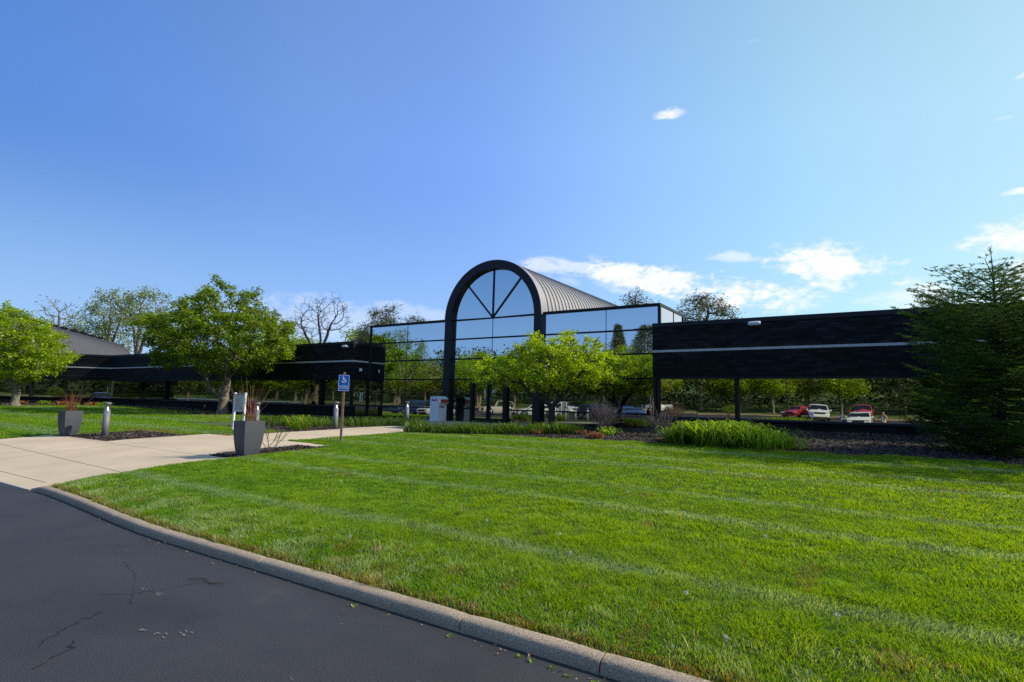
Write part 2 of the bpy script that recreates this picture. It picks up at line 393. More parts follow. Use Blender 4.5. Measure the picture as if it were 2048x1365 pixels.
# concrete joints in the walkway (thin strips laid 3 mm above the slab)
jb = MB()
def jstrip(x0, y0, x1, y1, w=.012):
    n = max(2, int(math.hypot(x1 - x0, y1 - y0) / .25)); d = Vector((x1 - x0, y1 - y0, 0)).normalized(); p = Vector((-d.y, d.x, 0)) * w / 2
    vs = []; fs = []
    for i in range(n + 1):
        t = i / n; x = x0 + (x1 - x0) * t; y = y0 + (y1 - y0) * t; z = float(Zlawn(x, y)) + .0075
        vs += [(x - p.x, y - p.y, z), (x + p.x, y + p.y, z)]
        if i: k = 2 * i; fs.append((k - 2, k - 1, k + 1, k))
    jb.add(vs, fs)
jstrip(-21.3, 4.0, -12.2, 3.98); jstrip(-21.3, 5.45, -11.4, 5.0); jstrip(-21.3, 6.93, -12.7, 6.9); jstrip(-16.5, 3.7, -16.45, 9.8)
for yy in (9.85, 11.6, 13.4, 15.2, 17): jstrip(-16.6, yy, -13.9, yy)
tag(jb.build('slab_joint', M['joint']), kind='structure')

# ------------------------------------------------------------------ kerbs
def kerb(name, xs):
    mb = MB()
    prof = [(-.003, -.06), (0, .026), (.005, .052), (.014, .070), (.030, .083), (.055, .091), (.085, .095), (.108, .095), (.118, .087), (.121, -.06)]
    for a, b in zip(xs[:-1], xs[1:]):
        n = max(2, int(abs(b - a) / .12)); vs = []; fs = []
        g = .006
        for i in range(n + 1):
            x = a + g + (b - a - 2 * g) * i / n; y0 = float(yc(x))
            for k, (py, pz) in enumerate(prof):
                jx = rnd.uniform(-.0018, .0018) if 0 < k < 9 else 0
                e = (min(i, n - i) < 1) * .006 if 0 < k < 9 else 0
                sink = .10 * float(sm(-x, 11.3, 12.1)) * (1 - float(sm(-x, 21.2, 22)) if x < -15 else 1)
                vs.append((x, y0 + py + jx + e * (.5 if k < 3 else 0), pz * 1 - (sink if pz > 0 else 0) + jx - e))
            if i:
                for k in range(len(prof) - 1):
                    q = i * len(prof) + k; fs.append((q, q + 1, q + 1 - len(prof), q - len(prof)))
        mb.add(vs, fs, True)
        m_ = len(prof)
        mb.add(vs[:m_], [tuple(range(m_))]); mb.add(vs[-m_:], [tuple(reversed(range(m_)))])
    return tag(mb.build(name, M['curb']), kind='structure')
kerb('kerb', [-12.1, -8.2, -4.95, -2.55, -1.48, 1.9, 5, 8, 11, 14, 17, 20, 23, 26, 30])
kerb('kerb', [-60, -57, -54, -51, -48, -45, -42, -39, -36, -33, -30, -27, -24, -21.4])
# kerb at the back of the lot and round the planted island (seen in the glass)
def kerb_path(pts, name='kerb'):
    mb = MB(); vs = []; fs = []
    for i, (x, y) in enumerate(pts):
        a = Vector(pts[max(i - 1, 0)]); b = Vector(pts[min(i + 1, len(pts) - 1)]); d = (b - a).normalized(); p = Vector((-d.y, d.x))
        z = float(Zroad(x, y))
        for (u, h) in ((-.08, -.05), (-.08, .14), (.08, .15), (.08, -.05)):
            vs.append((x + p.x * u, y + p.y * u, z + h))
        if i:
            for k in range(3): q = i * 4 + k; fs.append((q - 4, q - 3, q + 1, q))
    mb.add(vs, fs); return tag(mb.build(name, M['curb']), kind='structure')
kerb_path([(x, LOT_BACK + .05) for x in range(-110, 71, 5)])
kerb_path([(-57 + 9 * math.cos(a), -10 + 3.2 * math.sin(a)) for a in np.linspace(0, 2 * math.pi, 41)])

# ------------------------------------------------------------------ asphalt cracks and chips
def crack(pts, w=.012):
    vs = []; fs = []; P = []
    for a, b in zip(pts[:-1], pts[1:]):
        n = max(2, int(math.dist(a, b) / .035))
        for i in range(n):
            t = i / n; P.append((a[0] + (b[0] - a[0]) * t + rnd.gauss(0, .012), a[1] + (b[1] - a[1]) * t + rnd.gauss(0, .009)))
    for i, (x, y) in enumerate(P):
        a = Vector(P[max(i - 1, 0)]); b = Vector(P[min(i + 1, len(P) - 1)]); d = (b - a).normalized(); p = Vector((-d.y, d.x)) * w * rnd.uniform(.05, .7)
        vs += [(x - p.x, y - p.y, .004), (x + p.x, y + p.y, .004)]
        if i: k = 2 * i; fs.append((k - 2, k - 1, k + 1, k))
    return vs, fs
cm = MB()
for pts, w in [([(-4.55, 1.55), (-4.75, 1.75), (-4.9, 2.05)], .012), ([(-4.2, 1.4), (-4.35, 1.65), (-4.5, 1.72)], .012), ([(-4.85, 2.2), (-5.6, 2.55), (-6.2, 2.7)], .005),
               ([(-5.3, 2.15), (-5.1, 2.35), (-5.0, 2.75), (-4.7, 3.0)], .005), ([(-6.9, 2.5), (-6.3, 2.95), (-5.8, 3.1)], .004), ([(-2.6, 2.3), (-2.2, 2.45)], .004)]:
    cm.add(*crack(pts, w))
tag(cm.build('asphalt_crack', M['crack']), kind='structure')
pm = MB()
for (cx, cy, s) in [(-4.3, 2.04, .030), (-4.12, 2.07, .028), (-3.98, 2.17, .032), (-4.95, 2.44, .03), (-5.2, 2.42, .022), (-3.3, 2.9, .01), (-2.3, 2.6, .008), (-2.9, 2.2, .01), (-6.6, 2.9, .015)]:
    for _ in range(5):
        x = cx + rnd.gauss(0, s * 1.2); y = cy + rnd.gauss(0, s * .5); n = 11
        pm.add([(x + math.cos(2 * math.pi * k / n) * s * rnd.uniform(.12, .8), y + math.sin(2 * math.pi * k / n) * s * .4 * rnd.uniform(.15, .9), .0045 + .0003 * _) for k in range(n)], [tuple(range(n))])
tag(pm.build('worn_asphalt_patch', M['patch']), kind='structure')

# ------------------------------------------------------------------ grass, mulch chips
def vnoise(x, y, s, seed=0):
    g = np.random.default_rng(seed).random((64, 64)); u = x / s % 64; v = y / s % 64
    i = np.floor(u).astype(int); j = np.floor(v).astype(int); fu = u - i; fv = v - j; fu = fu * fu * (3 - 2 * fu); fv = fv * fv * (3 - 2 * fv)
    i1 = (i + 1) % 64; j1 = (j + 1) % 64; i %= 64; j %= 64
    return (g[i, j] * (1 - fu) + g[i1, j] * fu) * (1 - fv) + (g[i, j1] * (1 - fu) + g[i1, j1] * fu) * fv

STR = [(4.75, .12), (6.85, .14), (8.2, .15), (10.7, .2), (12.1, .18), (14.0, .22)]
def blades(x, y, hmul=1.0, wmul=1.0, seed=1):
    r = np.random.default_rng(seed); n = len(x)
    z = Zlawn(x, y) - .004
    nz = vnoise(x, y, .30, 2) * .45 + vnoise(x + 5, y, .13, 3) * .55
    nz = np.clip((nz - .5) * 1.7 + .5, 0, 1)
    big = vnoise(x, y, 1.6, 4)
    yy = y + .25 * (vnoise(x, y * 0, 2.2, 5) - .5) + .06 * (vnoise(x, y, .25, 6) - .5)
    stripe = np.zeros(n)
    for (s, w) in STR: stripe = np.maximum(stripe, np.exp(-((yy - s) / w) ** 2))
    leftk = sm(-x, 15, 18)
    stripe = np.where(x < -16.6, np.maximum(0, np.sin(y * 2.1 + x * .05)) ** 2 * .8, stripe)
    h = (.021 + .026 * nz ** 1.3 + .016 * r.random(n)) * hmul
    weed = (vnoise(x, y, .42, 18) > .80) & (y < 9) & (x > -11); h = np.where(weed, h * 1.3, h)
    edge = np.exp(-np.maximum(y - yc(x) - .15, 0) / .10) * (x > -11.5)
    h *= 1 + .5 * edge * r.random(n)
    az = vnoise(x, y, .22, 12) * 7 + r.normal(0, 1.5, n)
    ln = (.3 + .6 * r.random(n)) * h
    dx = np.cos(az) * ln; dy = np.sin(az) * ln
    dx += stripe * h * .5; dy += stripe * h * .35
    # colour
    lush = np.array([.115, .29, .004]); yel = np.array([.30, .47, .004]); pale = np.array([.52, .66, .46]); dead = np.array([.36, .23, .09])
    t = np.clip(.45 * nz + .35 * big + .25 * sm(x, -9, 2) + .4 * (r.random(n) - .5), 0, 1)[:, None]  # yellower towards the right: sunward brightness put into the blade colour
    c = lush * (1 - t) + yel * t
    s_ = np.clip(stripe * (.2 + .8 * r.random(n)) * (.6 + .8 * vnoise(x, y, .5, 31)), 0, 1)[:, None] * .78
    c = c * (1 - s_) + pale * s_  # mowing stripes: sheen of bent blades painted as a paler colour
    ys_ = np.where(x > -11.5, y - yc(x), 9)
    dd = (edge > .55) * (r.random(n) < .45) + (r.random(n) < .018)
    patch = (vnoise(x, y, .55, 8) > .93) & (r.random(n) < .3)
    strip = (x < -16.7) & (y > 9.05 + .25 * np.sin(x * 1.3)) & (y < 9.75 + .3 * np.sin(x * 2.1)) & (x > -22) & (r.random(n) < .85)
    ring = (np.abs(x + 34) < 3.5) & (y > 16.6) & (y < 17.6) & (r.random(n) < .5)
    rb = (y > 15.0) & (x > -3.5) & (x < -.3) & (r.random(n) < .55)
    kp = (ys_ < 1.1) & (r.random(n) < .5 * np.clip((vnoise(x, y, .45, 33) * .6 + vnoise(x, y, .1, 35) * .4 - .42) * 3.5, 0, 1) * (1.15 - ys_)); c = np.where(kp[:, None], pale * .8 * np.array([1, .98, .75]), c); h = np.where(kp, h * 1.25, h)
    kb = (ys_ < .9) & (vnoise(x, y, .28, 34) > .76) & (r.random(n) < .28)
    dd = (dd > 0) | patch | kb | strip | ring | rb
    c = np.where(dd[:, None], dead * (.7 + .6 * r.random(n))[:, None], c)
    h = np.where(strip, h * .6, h)
    c = c * (.74 + .5 * r.random(n))[:, None]
    w = (.0020 + .0014 * r.random(n)) * wmul
    pa = r.random(n) * np.pi; px = np.cos(pa) * w; py = np.sin(pa) * w
    V = np.empty((n, 5, 3), np.float32)
    V[:, 0] = np.stack([x - px, y - py, z], 1); V[:, 1] = np.stack([x + px, y + py, z], 1)
    mx = x + dx * .35; my = y + dy * .35; mz = z + h * .62
    V[:, 2] = np.stack([mx + px * .8, my + py * .8, mz], 1); V[:, 3] = np.stack([mx - px * .8, my - py * .8, mz], 1)
    V[:, 4] = np.stack([x + dx, y + dy, z + h], 1)
    b = np.arange(n)[:, None] * 5
    Q = b + np.array([0, 1, 2, 3]); T = b + np.array([3, 2, 4])
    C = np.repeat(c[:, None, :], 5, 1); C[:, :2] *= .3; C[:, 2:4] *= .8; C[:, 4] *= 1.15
    return V.reshape(-1, 3), Q, T, C.reshape(-1, 3)

def scatter(x0, x1, y0, y1, dens, seed, cls=3, cond=None):
    r = np.random.default_rng(seed); n = int((x1 - x0) * (y1 - y0) * dens)
    x = r.uniform(x0, x1, n); y = r.uniform(y0, y1, n)
    k = klass(x, y) == cls
    if cls == 3: k &= (y > yc(x) + .104) & (y < 21.5) | (x > 40)
    if cond is not None: k &= cond(x, y)
    return x[k], y[k]
vis = lambda x, y: x < .22 * y + 1.6
PV, PQ, PT, PC = [], [], [], []; off = 0
for i, (a, hm, wm) in enumerate([
        (scatter(-9, 3.5, 3.3, 5.6, 10500, 21, cond=vis), 1.0, 1.0),
        (scatter(-11.5, -9, 3.3, 5.6, 5500, 22), 1.0, 1.4),
        (scatter(-11.5, 4.5, 5.6, 8.6, 5000, 23, cond=vis), 1.0, 1.45),
        (scatter(-14, 5, 8.6, 15.9, 2200, 24, cond=vis), 1.0, 2.1),
        (scatter(-24, -16.6, 5.0, 12.2, 1000, 25), 1.1, 3.2),
        (scatter(-40, -24, 3.4, 21, 420, 26), 1.15, 5),
        (scatter(-62, -40, 3.4, 21, 200, 27), 1.2, 8),
        (scatter(-24, -21.4, 3.7, 6, 900, 28), 1.1, 3.2)]):
    V, Q, T, C = blades(a[0], a[1], hm, wm, 40 + i)
    PV.append(V); PQ.append(Q + off); PT.append(T + off); PC.append(C); off += len(V)
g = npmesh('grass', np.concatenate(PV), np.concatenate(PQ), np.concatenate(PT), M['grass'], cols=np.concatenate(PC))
tag(g, 'bright green mown lawn grass with pale mowing stripes beside the kerb and walkway', 'grass', kind='stuff')
del PV, PQ, PT, PC

def chips(x, y, size, seed):
    r = np.random.default_rng(seed); n = len(x); z = Zlawn(x, y) + r.uniform(-.004, .022, n)
    a = r.random(n) * 2 * np.pi; l = size * r.uniform(.4, 1.4, n); w = l * r.uniform(.2, .5, n); t = r.normal(0, .45, n); t2 = r.normal(0, .5, n)
    ux, uy = np.cos(a), np.sin(a)
    V = np.empty((n, 4, 3), np.float32)
    for k, (su, sv) in enumerate([(-1, -1), (1, -.7), (1, 1), (-1, .8)]):
        V[:, k, 0] = x + ux * l * su - uy * w * sv; V[:, k, 1] = y + uy * l * su + ux * w * sv; V[:, k, 2] = z + su * l * np.sin(t) * .6 + sv * w * np.sin(t2)
    return V.reshape(-1, 3), np.arange(n * 4).reshape(-1, 4)
mv = []; mq = []; off = 0
for a, s, sd in [(scatter(-13.7, 7, 14.5, 21.9, 520, 61, 2), .028, 1), (scatter(-21.5, -16.6, 11.9, 19.6, 300, 62, 2), .035, 2), (scatter(-58, -21.5, 12, 21.9, 60, 63, 2), .07, 3),
              (scatter(-12.6, -11.3, 6.9, 9.4, 1600, 64, 2), .026, 4), (scatter(-20.7, -17.8, 7.0, 9.2, 900, 65, 2), .03, 5)]:
    V, Q = chips(a[0], a[1], s, sd); mv.append(V); mq.append(Q + off); off += len(V)
tag(npmesh('wood_mulch', np.concatenate(mv), np.concatenate(mq), None, M['mulch']), 'dark brown shredded wood mulch covering the planting beds', 'mulch', kind='stuff')

# ------------------------------------------------------------------ trees
def skeleton(start, attr, step, kill, infl, seed, iters=90, up=.05):
    """space colonisation; start = list of polylines (first one is the trunk)"""
    r = np.random.default_rng(seed)
    nodes = []; par = []; idx = {}
    for li, pl in enumerate(start):
        prev = None
        for p in pl:
            key = tuple(np.round(p, 3))
            if key in idx: prev = idx[key]; continue
            p = np.array(p, float)
            if prev is not None:
                a = nodes[prev]; m = max(1, int(np.linalg.norm(p - a) / (step * 1.0)))
                for k in range(1, m + 1):
                    q = a + (p - a) * k / m + (r.normal(0, step * .07, 3) if k < m else 0)
                    nodes.append(q); par.append(prev); prev = len(nodes) - 1
            else: nodes.append(p); par.append(-1); prev = len(nodes) - 1
            idx[key] = prev
    A = np.array(attr); P = np.array(nodes)
    D = np.linalg.norm(A[:, None] - P[None], axis=2); ni = D.argmin(1); nd = D.min(1)
    nodes = [np.array(q) for q in nodes]
    for it in range(iters):
        m = (nd < infl)
        if not m.any(): break
        new = []
        tgt = ni[m]; AA = A[m]
        order = np.argsort(tgt, kind='stable'); tgt = tgt[order]; AA = AA[order]
        u, s = np.unique(tgt, return_index=True); s = list(s) + [len(tgt)]
        for k, t in enumerate(u):
            d = AA[s[k]:s[k + 1]] - nodes[t]; d /= np.linalg.norm(d, axis=1)[:, None] + 1e-9
            v = d.mean(0) + np.array([0, 0, up]) + r.normal(0, .14, 3); v /= np.linalg.norm(v) + 1e-9
            new.append((nodes[t] + v * step, t))
        b = len(nodes)
        for q, t in new: nodes.append(q); par.append(t)
        Q = np.array([q for q, _ in new]); D = np.linalg.norm(A[:, None] - Q[None], axis=2); j = D.argmin(1); dj = D[np.arange(len(A)), j]
        c = dj < nd; ni[c] = b + j[c]; nd[c] = dj[c]
        keep = nd > kill; A = A[keep]; ni = ni[keep]; nd = nd[keep]
        if len(A) == 0 or len(nodes) > 9000: break
    return np.array(nodes), np.array(par)

def radii(P, par, rtip, rbase, e=2.4):
    n = len(P); acc = np.zeros(n); ch = np.zeros(n, int)
    for i in range(n - 1, -1, -1):
        if ch[i] == 0: acc[i] = rtip ** e
        if par[i] >= 0: acc[par[i]] += acc[i]; ch[par[i]] += 1
    r = acc ** (1 / e); k = math.log(rbase / rtip) / max(1e-6, math.log(r[0] / rtip))
    return rtip * (r / rtip) ** k, ch

def limbs(P, par, r, nside=6):
    """tapered tube per edge"""
    c = np.nonzero(par >= 0)[0]; a = P[par[c]]; b = P[c]
    big = {}
    for i in c:
        p = par[i]
        if p not in big or r[i] > r[big[p]]: big[p] = i
    main = np.array([big[par[i]] == i for i in c])
    ra = np.where(main, r[par[c]], np.minimum(r[c] * 1.25, r[par[c]])); rb = r[c]
    def dirs(i): return None
    d = b - a; d /= np.linalg.norm(d, axis=1)[:, None] + 1e-9
    # node directions for shared rings
    nd = np.zeros_like(P); nd[c] = d
    da = nd[par[c]]; da = np.where((np.linalg.norm(da, axis=1) < .1)[:, None], d, da); da = np.where(main[:, None], da, d)
    def frame(v):
        ref = np.tile([0.13, .99, .05], (len(v), 1)); u = np.cross(v, ref); u /= np.linalg.norm(u, axis=1)[:, None] + 1e-9
        return u, np.cross(v, u)
    V = []
    for (p, v, rr) in ((a, da, ra), (b, d, rb)):
        u, w = frame(v)
        ring = np.stack([p + (u * math.cos(2 * math.pi * k / nside) + w * math.sin(2 * math.pi * k / nside)) * rr[:, None] for k in range(nside)], 1)
        V.append(ring)
    V = np.concatenate(V, 1).reshape(-1, 3); base = np.arange(len(c))[:, None] * 2 * nside
    Q = np.concatenate([base + np.array([k, (k + 1) % nside, nside + (k + 1) % nside, nside + k]) for k in range(nside)])
    return V, Q

def leaves(C, n_per, spread, size, seed, aspect=.55, up=.6, zflat=.7):
    r = np.random.default_rng(seed); C = np.repeat(C, n_per, 0); n = len(C)
    p = C + r.normal(0, 1, (n, 3)) * spread * np.array([1, 1, zflat])
    d = r.normal(0, 1, (n, 3)); d[:, 2] = d[:, 2] * .6 - .15; d /= np.linalg.norm(d, axis=1)[:, None]
    nn = r.normal(0, 1, (n, 3)); nn[:, 2] = np.abs(nn[:, 2]) + up; s = np.cross(d, nn); s /= np.linalg.norm(s, axis=1)[:, None] + 1e-9
    l = size * r.uniform(.6, 1.35, n)[:, None]; w = l * aspect
    nrm = np.cross(s, d)
    V = np.stack([p, p + d * l * .5 + s * w * .5 + nrm * l * .06, p + d * l, p + d * l * .5 - s * w * .5 + nrm * l * .06], 1)
    return V.reshape(-1, 3), np.arange(n * 4).reshape(-1, 4)

def ell_attr(ells, n, seed, shell=.35):
    r = np.random.default_rng(seed); out = []
    vol = np.array([e[1][0] * e[1][1] * e[1][2] for e in ells]); vol = vol / vol.sum()
    for e, v in zip(ells, vol):
        m = int(n * v); d = r.normal(0, 1, (m, 3)); d /= np.linalg.norm(d, axis=1)[:, None]
        rr = (shell + (1 - shell) * r.random(m)) ** (1 / 2.2)
        lump = 1 + .24 * np.sin(d[:, 0] * 5 + e[0][0]) * np.cos(d[:, 1] * 4 + d[:, 2] * 5)
        out.append(np.array(e[0]) + d * np.array(e[1]) * (rr * lump)[:, None])
    return np.concatenate(out)

def tree(name, loc, starts, ells, label, cat, leafm, barkm, n_attr=700, step=.28, kill=.35, infl=1.6, rtip=.008, rbase=.2, nleaf=12, lsp=.14, lsize=.08,
         seed=1, group=None, leafr=.02, rz=0, crown=True, twigs=0, aspect=.55, zflat=.7):
    root = empty(name, loc, label, cat, group, rz)
    A = ell_attr(ells, n_attr, seed)
    P, par = skeleton(starts, A, step, kill, infl, seed)
    r, ch = radii(P, par, rtip, rbase)
    base = P[:, 2] < .35; r = np.where(base, r * (1 + .5 * (1 - P[:, 2] / .35).clip(0, 1)), r)
    V, Q = limbs(P, par, r)
    if twigs:
        rr = np.random.default_rng(seed + 5); C = np.repeat(P[r < leafr], twigs, 0); n = len(C)
        d = rr.normal(0, 1, (n, 3)); d[:, 2] = abs(d[:, 2]) * .8; d /= np.linalg.norm(d, axis=1)[:, None]; l = rr.uniform(.25, .8, n)[:, None] * step * 2.2
        s = np.cross(d, rr.normal(0, 1, (n, 3))); s /= np.linalg.norm(s, axis=1)[:, None]; s *= rtip * .7
        V2 = np.stack([C - s, C + s, C + d * l + s * .3, C + d * l - s * .3], 1).reshape(-1, 3)
        Q = np.concatenate([Q, len(V) + np.arange(n * 4).reshape(-1, 4)]); V = np.concatenate([V, V2])
    tr = npmesh('trunk', V, Q, None, barkm, root, smooth=True)
    if crown:
        C = P[(r < leafr) & (P[:, 2] > 1.0)]
        q = C / (step * 2.6); ph = np.array([seed, seed * 1.7, seed * .6])
        nz_ = np.sin(q[:, 0] * 1.9 + ph[0] + 1.3 * np.sin(q[:, 1] * 1.3)) + np.sin(q[:, 1] * 2.1 + ph[1] + 1.2 * np.sin(q[:, 2] * 1.5)) + np.sin(q[:, 2] * 2.3 + ph[2] + 1.4 * np.sin(q[:, 0] * 1.1))
        kr = np.random.default_rng(seed + 77).random(len(C)); C = C[(nz_ > (-1.0 if seed in (3, 8) else -.35)) | (kr < .22)]; nleaf = int(nleaf * 1.35)
        V, Q = leaves(C, nleaf, lsp, lsize, seed + 9, aspect, zflat=zflat)
        npmesh('crown', V, Q, None, leafm, root)
    return root

def copy_tree(o, loc, rz=0, s=1, label=None):
    c = o.copy(); col.objects.link(c); c.location = loc; c.rotation_euler = (0, 0, rz); c.scale = (s, s, s)
    if label: c['label'] = label
    for chd in list(o.children):
        k = chd.copy(); col.objects.link(k); k.parent = c
    return c
def gz(x, y): return float(Zt(x, y))

# --- the three crab-apples on the lawn and at the entrance
z2 = gz(-33, 19) - .02
tree('crabapple_tree', (-33, 19, z2),
     [[(0, 0, 0), (.05, 0, .9), (.1, 0, 1.6), (.2, 0, 2.2), (.5, 0, 3.4), (.6, .1, 4.6)], [(.05, 0, .9), (-.7, -.3, 1.35), (-1.1, -.5, 2.0), (-1.8, -.6, 2.9)],
      [(.1, 0, 1.6), (1.0, -.5, 2.5), (2.2, -.8, 3.4)], [(.2, 0, 2.2), (-1.0, .6, 3.4), (-2.2, .7, 4.2)], [(.2, 0, 2.2), (.6, 1.2, 3.2)]],
     [((-.8, 0, 4.6), (4.8, 4.4, 2.2)), ((-.7, 0, 6.2), (2.4, 2.2, 2.0)), ((-4.1, -.6, 3.9), (2.2, 2.0, 1.4)), ((3.5, -.4, 4.0), (2.0, 2.0, 1.5))],
     'large spreading crabapple tree with a leaning yellowish trunk in a mulch ring', 'tree', M['leaf_crab'], M['bark'],
     n_attr=2100, step=.26, kill=.34, infl=1.7, rtip=.007, rbase=.28, nleaf=34, lsp=.13, lsize=.155, seed=3, leafr=.017, twigs=1)
z1 = gz(-48, 13.5) - .02
tree('crabapple_tree', (-48, 13.5, z1),
     [[(0, 0, 0), (-.05, 0, .8), (0, 0, 1.1)], [(0, 0, 1.1), (-.6, -.2, 1.5), (-1.7, -.3, 2.3), (-2.8, 0, 3.2)], [(0, 0, 1.1), (.5, .3, 1.7), (1.3, .5, 2.6), (1.9, .4, 3.6)], [(0, 0, 1.1), (-.1, -.3, 2.0), (0, -.8, 3.4), (.1, -.6, 4.6)]],
     [((-1.7, -.6, 4.1), (4.0, 3.8, 2.3)), ((-2.4, -.6, 5.6), (2.6, 2.4, 1.5)), ((.9, .2, 3.0), (2.0, 2.0, 1.3)), ((-3.6, -.9, 3.1), (2.2, 2.2, 1.4)), ((.2, 0, 4.7), (1.9, 1.8, 1.4))],
     'broad bright green crabapple tree at the far left, forking low above its trunk', 'tree', M['leaf_bright'], M['bark'],
     n_attr=1700, step=.28, kill=.37, infl=1.8, rtip=.008, rbase=.24, nleaf=34, lsp=.14, lsize=.165, seed=8, leafr=.019)
z3 = gz(-11, 19.8) - .02
tree('crabapple_tree', (-11, 19.8, z3),
     [[(0, 0, 0), (0, 0, .55), (.02, 0, .95)], [(.02, 0, .95), (-.35, -.2, 1.25), (-.8, -.3, 1.45), (-1.3, -.3, 1.9)], [(.02, 0, .95), (.35, .1, 1.3), (.8, .1, 1.8), (1.2, .2, 2.3)],
      [(-.35, -.2, 1.25), (-.2, .2, 1.8), (-.2, .1, 2.5)], [(.35, .1, 1.3), (.1, -.4, 1.9), (.2, -.6, 2.5)]],
     [((0, 0, 2.45), (2.6, 2.1, 1.0)), ((.1, 0, 3.15), (1.8, 1.4, .75)), ((-2.3, -.3, 2.3), (1.4, 1.1, .6)), ((1.9, .2, 2.35), (1.2, 1.1, .7))],
     'small flat-topped crabapple tree with bright lime leaves in front of the arched entrance', 'tree', M['leaf_lime'], M['barkdark'],
     n_attr=1500, step=.16, kill=.2, infl=1.1, rtip=.006, rbase=.15, nleaf=26, lsp=.085, lsize=.105, seed=5, leafr=.0125)

# --- trees behind the building
def upright(h, sp=1.0):
    return [[(0, 0, 0), (0, 0, h * .3), (sp * .1, 0, h * .55), (0, 0, h * .8)], [(0, 0, h * .3), (sp * .8, 0, h * .5), (sp * 1.6, .2, h * .72)], [(0, 0, h * .3), (-sp * .7, .3, h * .55), (-sp * 1.2, 0, h * .75)]]
def far(px_over_y, y, z=.7): return (px_over_y * y, y, z)
t_a = tree('tall_tree', (-99, 38, .7), upright(17.2, 2), [((0, 0, 12.5), (3.4, 3.4, 4.6)), ((.5, 0, 9), (3.6, 3.6, 2.5))],
     'tall open-crowned tree behind the vaulted roof, left of the pair', 'tree', M['leaf_far'], M['bark'], n_attr=480, step=.55, kill=.8, infl=4, rtip=.03, rbase=.38, nleaf=20, lsp=.5, lsize=.33, seed=21, leafr=.07, group='tall trees behind the building')
t_b = tree('tall_tree', (-90.5, 38.5, .7), upright(17.6, 2.6), [((0, 0, 12.8), (3.8, 3.8, 4.0)), ((3.4, 0, 11), (3.3, 3.2, 3.0)), ((-1.5, 0, 14), (2.0, 2, 2.4))],
     'tall tree with widely forked bare limbs behind the vaulted roof, right of the pair', 'tree', M['leaf_far'], M['bark'], n_attr=560, step=.55, kill=.8, infl=4, rtip=.03, rbase=.4, nleaf=16, lsp=.5, lsize=.33, seed=24, leafr=.07, group='tall trees behind the building')
tree('roadside_tree', (-106, 36.5, .7), upright(12, 1.6), [((0, 0, 9.5), (4, 4, 3.4))],
     'lower round tree half hidden behind the vaulted roof', 'tree', M['leaf_far'], M['bark'], n_attr=330, step=.55, kill=.8, infl=4, rtip=.03, rbase=.3, nleaf=20, lsp=.5, lsize=.33, seed=27, leafr=.07)
tree('thin_tree', (-97, 31, .7), upright(14, 1.4), [((0, 0, 11), (3, 3, 3.6))],
     'faint thin-leaved tree rising behind the far left crabapple', 'tree', M['leaf_far'], M['bark'], n_attr=260, step=.55, kill=.8, infl=4, rtip=.03, rbase=.3, nleaf=3, lsp=.4, lsize=.3, seed=29, leafr=.07, twigs=1)
tree('bare_tree', (-58.6, 45, .7), [[(0, 0, 0), (0, 0, 5), (-.4, 0, 7), (-1, 0, 9)], [(0, 0, 5), (1.4, 0, 7.3), (2.3, .2, 10)], [(-.4, 0, 7), (-2.2, 0, 9), (-3.2, 0, 10.4)], [(0, 0, 5), (.2, .5, 8), (.2, 0, 10.5)]],
     [((-1.3, 0, 11), (2.2, 2.6, 2.7)), ((2.8, 0, 11.2), (2.3, 2.6, 2.6)), ((-3.2, 0, 9.8), (1.9, 2, 2))],
     'leafless grey tree with fine bare branches above the left wing roof', 'tree', None, M['barkdark'], n_attr=650, step=.38, kill=.5, infl=3, rtip=.016, rbase=.3, seed=31, leafr=.04, crown=False, twigs=4)
t_low = tree('low_tree', (-66, 52, .7), upright(8.5, 1.2), [((0, 0, 6.3), (4.2, 4, 3))],
     'round green tree whose top just shows over the left wing roof', 'tree', M['leaf_bright'], M['bark'], n_attr=300, step=.5, kill=.75, infl=4, rtip=.03, rbase=.25, nleaf=26, lsp=.45, lsize=.3, seed=33, leafr=.07, group='green treetops over the left wing roof')
for (x, y, s, rz) in [(-73, 53, .95, 1), (-59, 54, 1.0, 2), (-53, 52, .88, 3), (-81, 56, 1.0, 4)]: copy_tree(t_low, (x, y, .7), rz, s * 1.22)
def pine(loc, h, w, label, seed, tufts=70, group=None, flat=False, scale=1.0, name='pine_tree'):
    root = empty(name, loc, label, 'tree', group)
    ell = [((0, 0, h * .66), (w, w, h * .33))] if not flat else [((0, 0, h * .82), (w, w, h * .17)), ((w * .3, 0, h * .68), (w * 1.05, w, h * .12))]
    A = ell_attr(ell, 260, seed, .3); P, par = skeleton([[(0, 0, 0), (0, 0, h * .5), (w * .15, 0, h * .9)]], A, h * .045, h * .06, h * .5, seed)
    r, ch = radii(P, par, .02, h * .018); V, Q = limbs(P, par, r); npmesh('trunk', V, Q, None, M['barkdark'], root, smooth=True)
    C = P[(r < .045) & (P[:, 2] > h * .4)]
    V, Q = leaves(C, 60, h * .03, h * .028, seed + 2, aspect=.2, up=.1, zflat=.8); npmesh('crown', V, Q, None, M['leaf_pine'], root)
    return root
pine((-47, 45, .7), 11.8, 2.6, 'dark feathery pine behind the left end of the glass hall', 41)
pine((-43, 46, .7), 10.8, 2.0, 'narrower pine just right of the feathery pine behind the glass hall', 42)
pine((-50.5, 45, .7), 9.2, 1.3, 'small pine sprig left of the feathery pine over the left wing', 43)
pine((-14.6, 38, .9), 9.0, 1.3, 'upright pine directly behind the right corner of the glass hall', 44)
pine((-10.2, 40, .9), 8.6, 2.2, 'flat-topped spreading pine behind the right wing roof', 45, flat=True)
pine((2.3, 36, .9), 6.9, .8, 'tip of a small conifer over the right wing roof beside the spruce', 46)

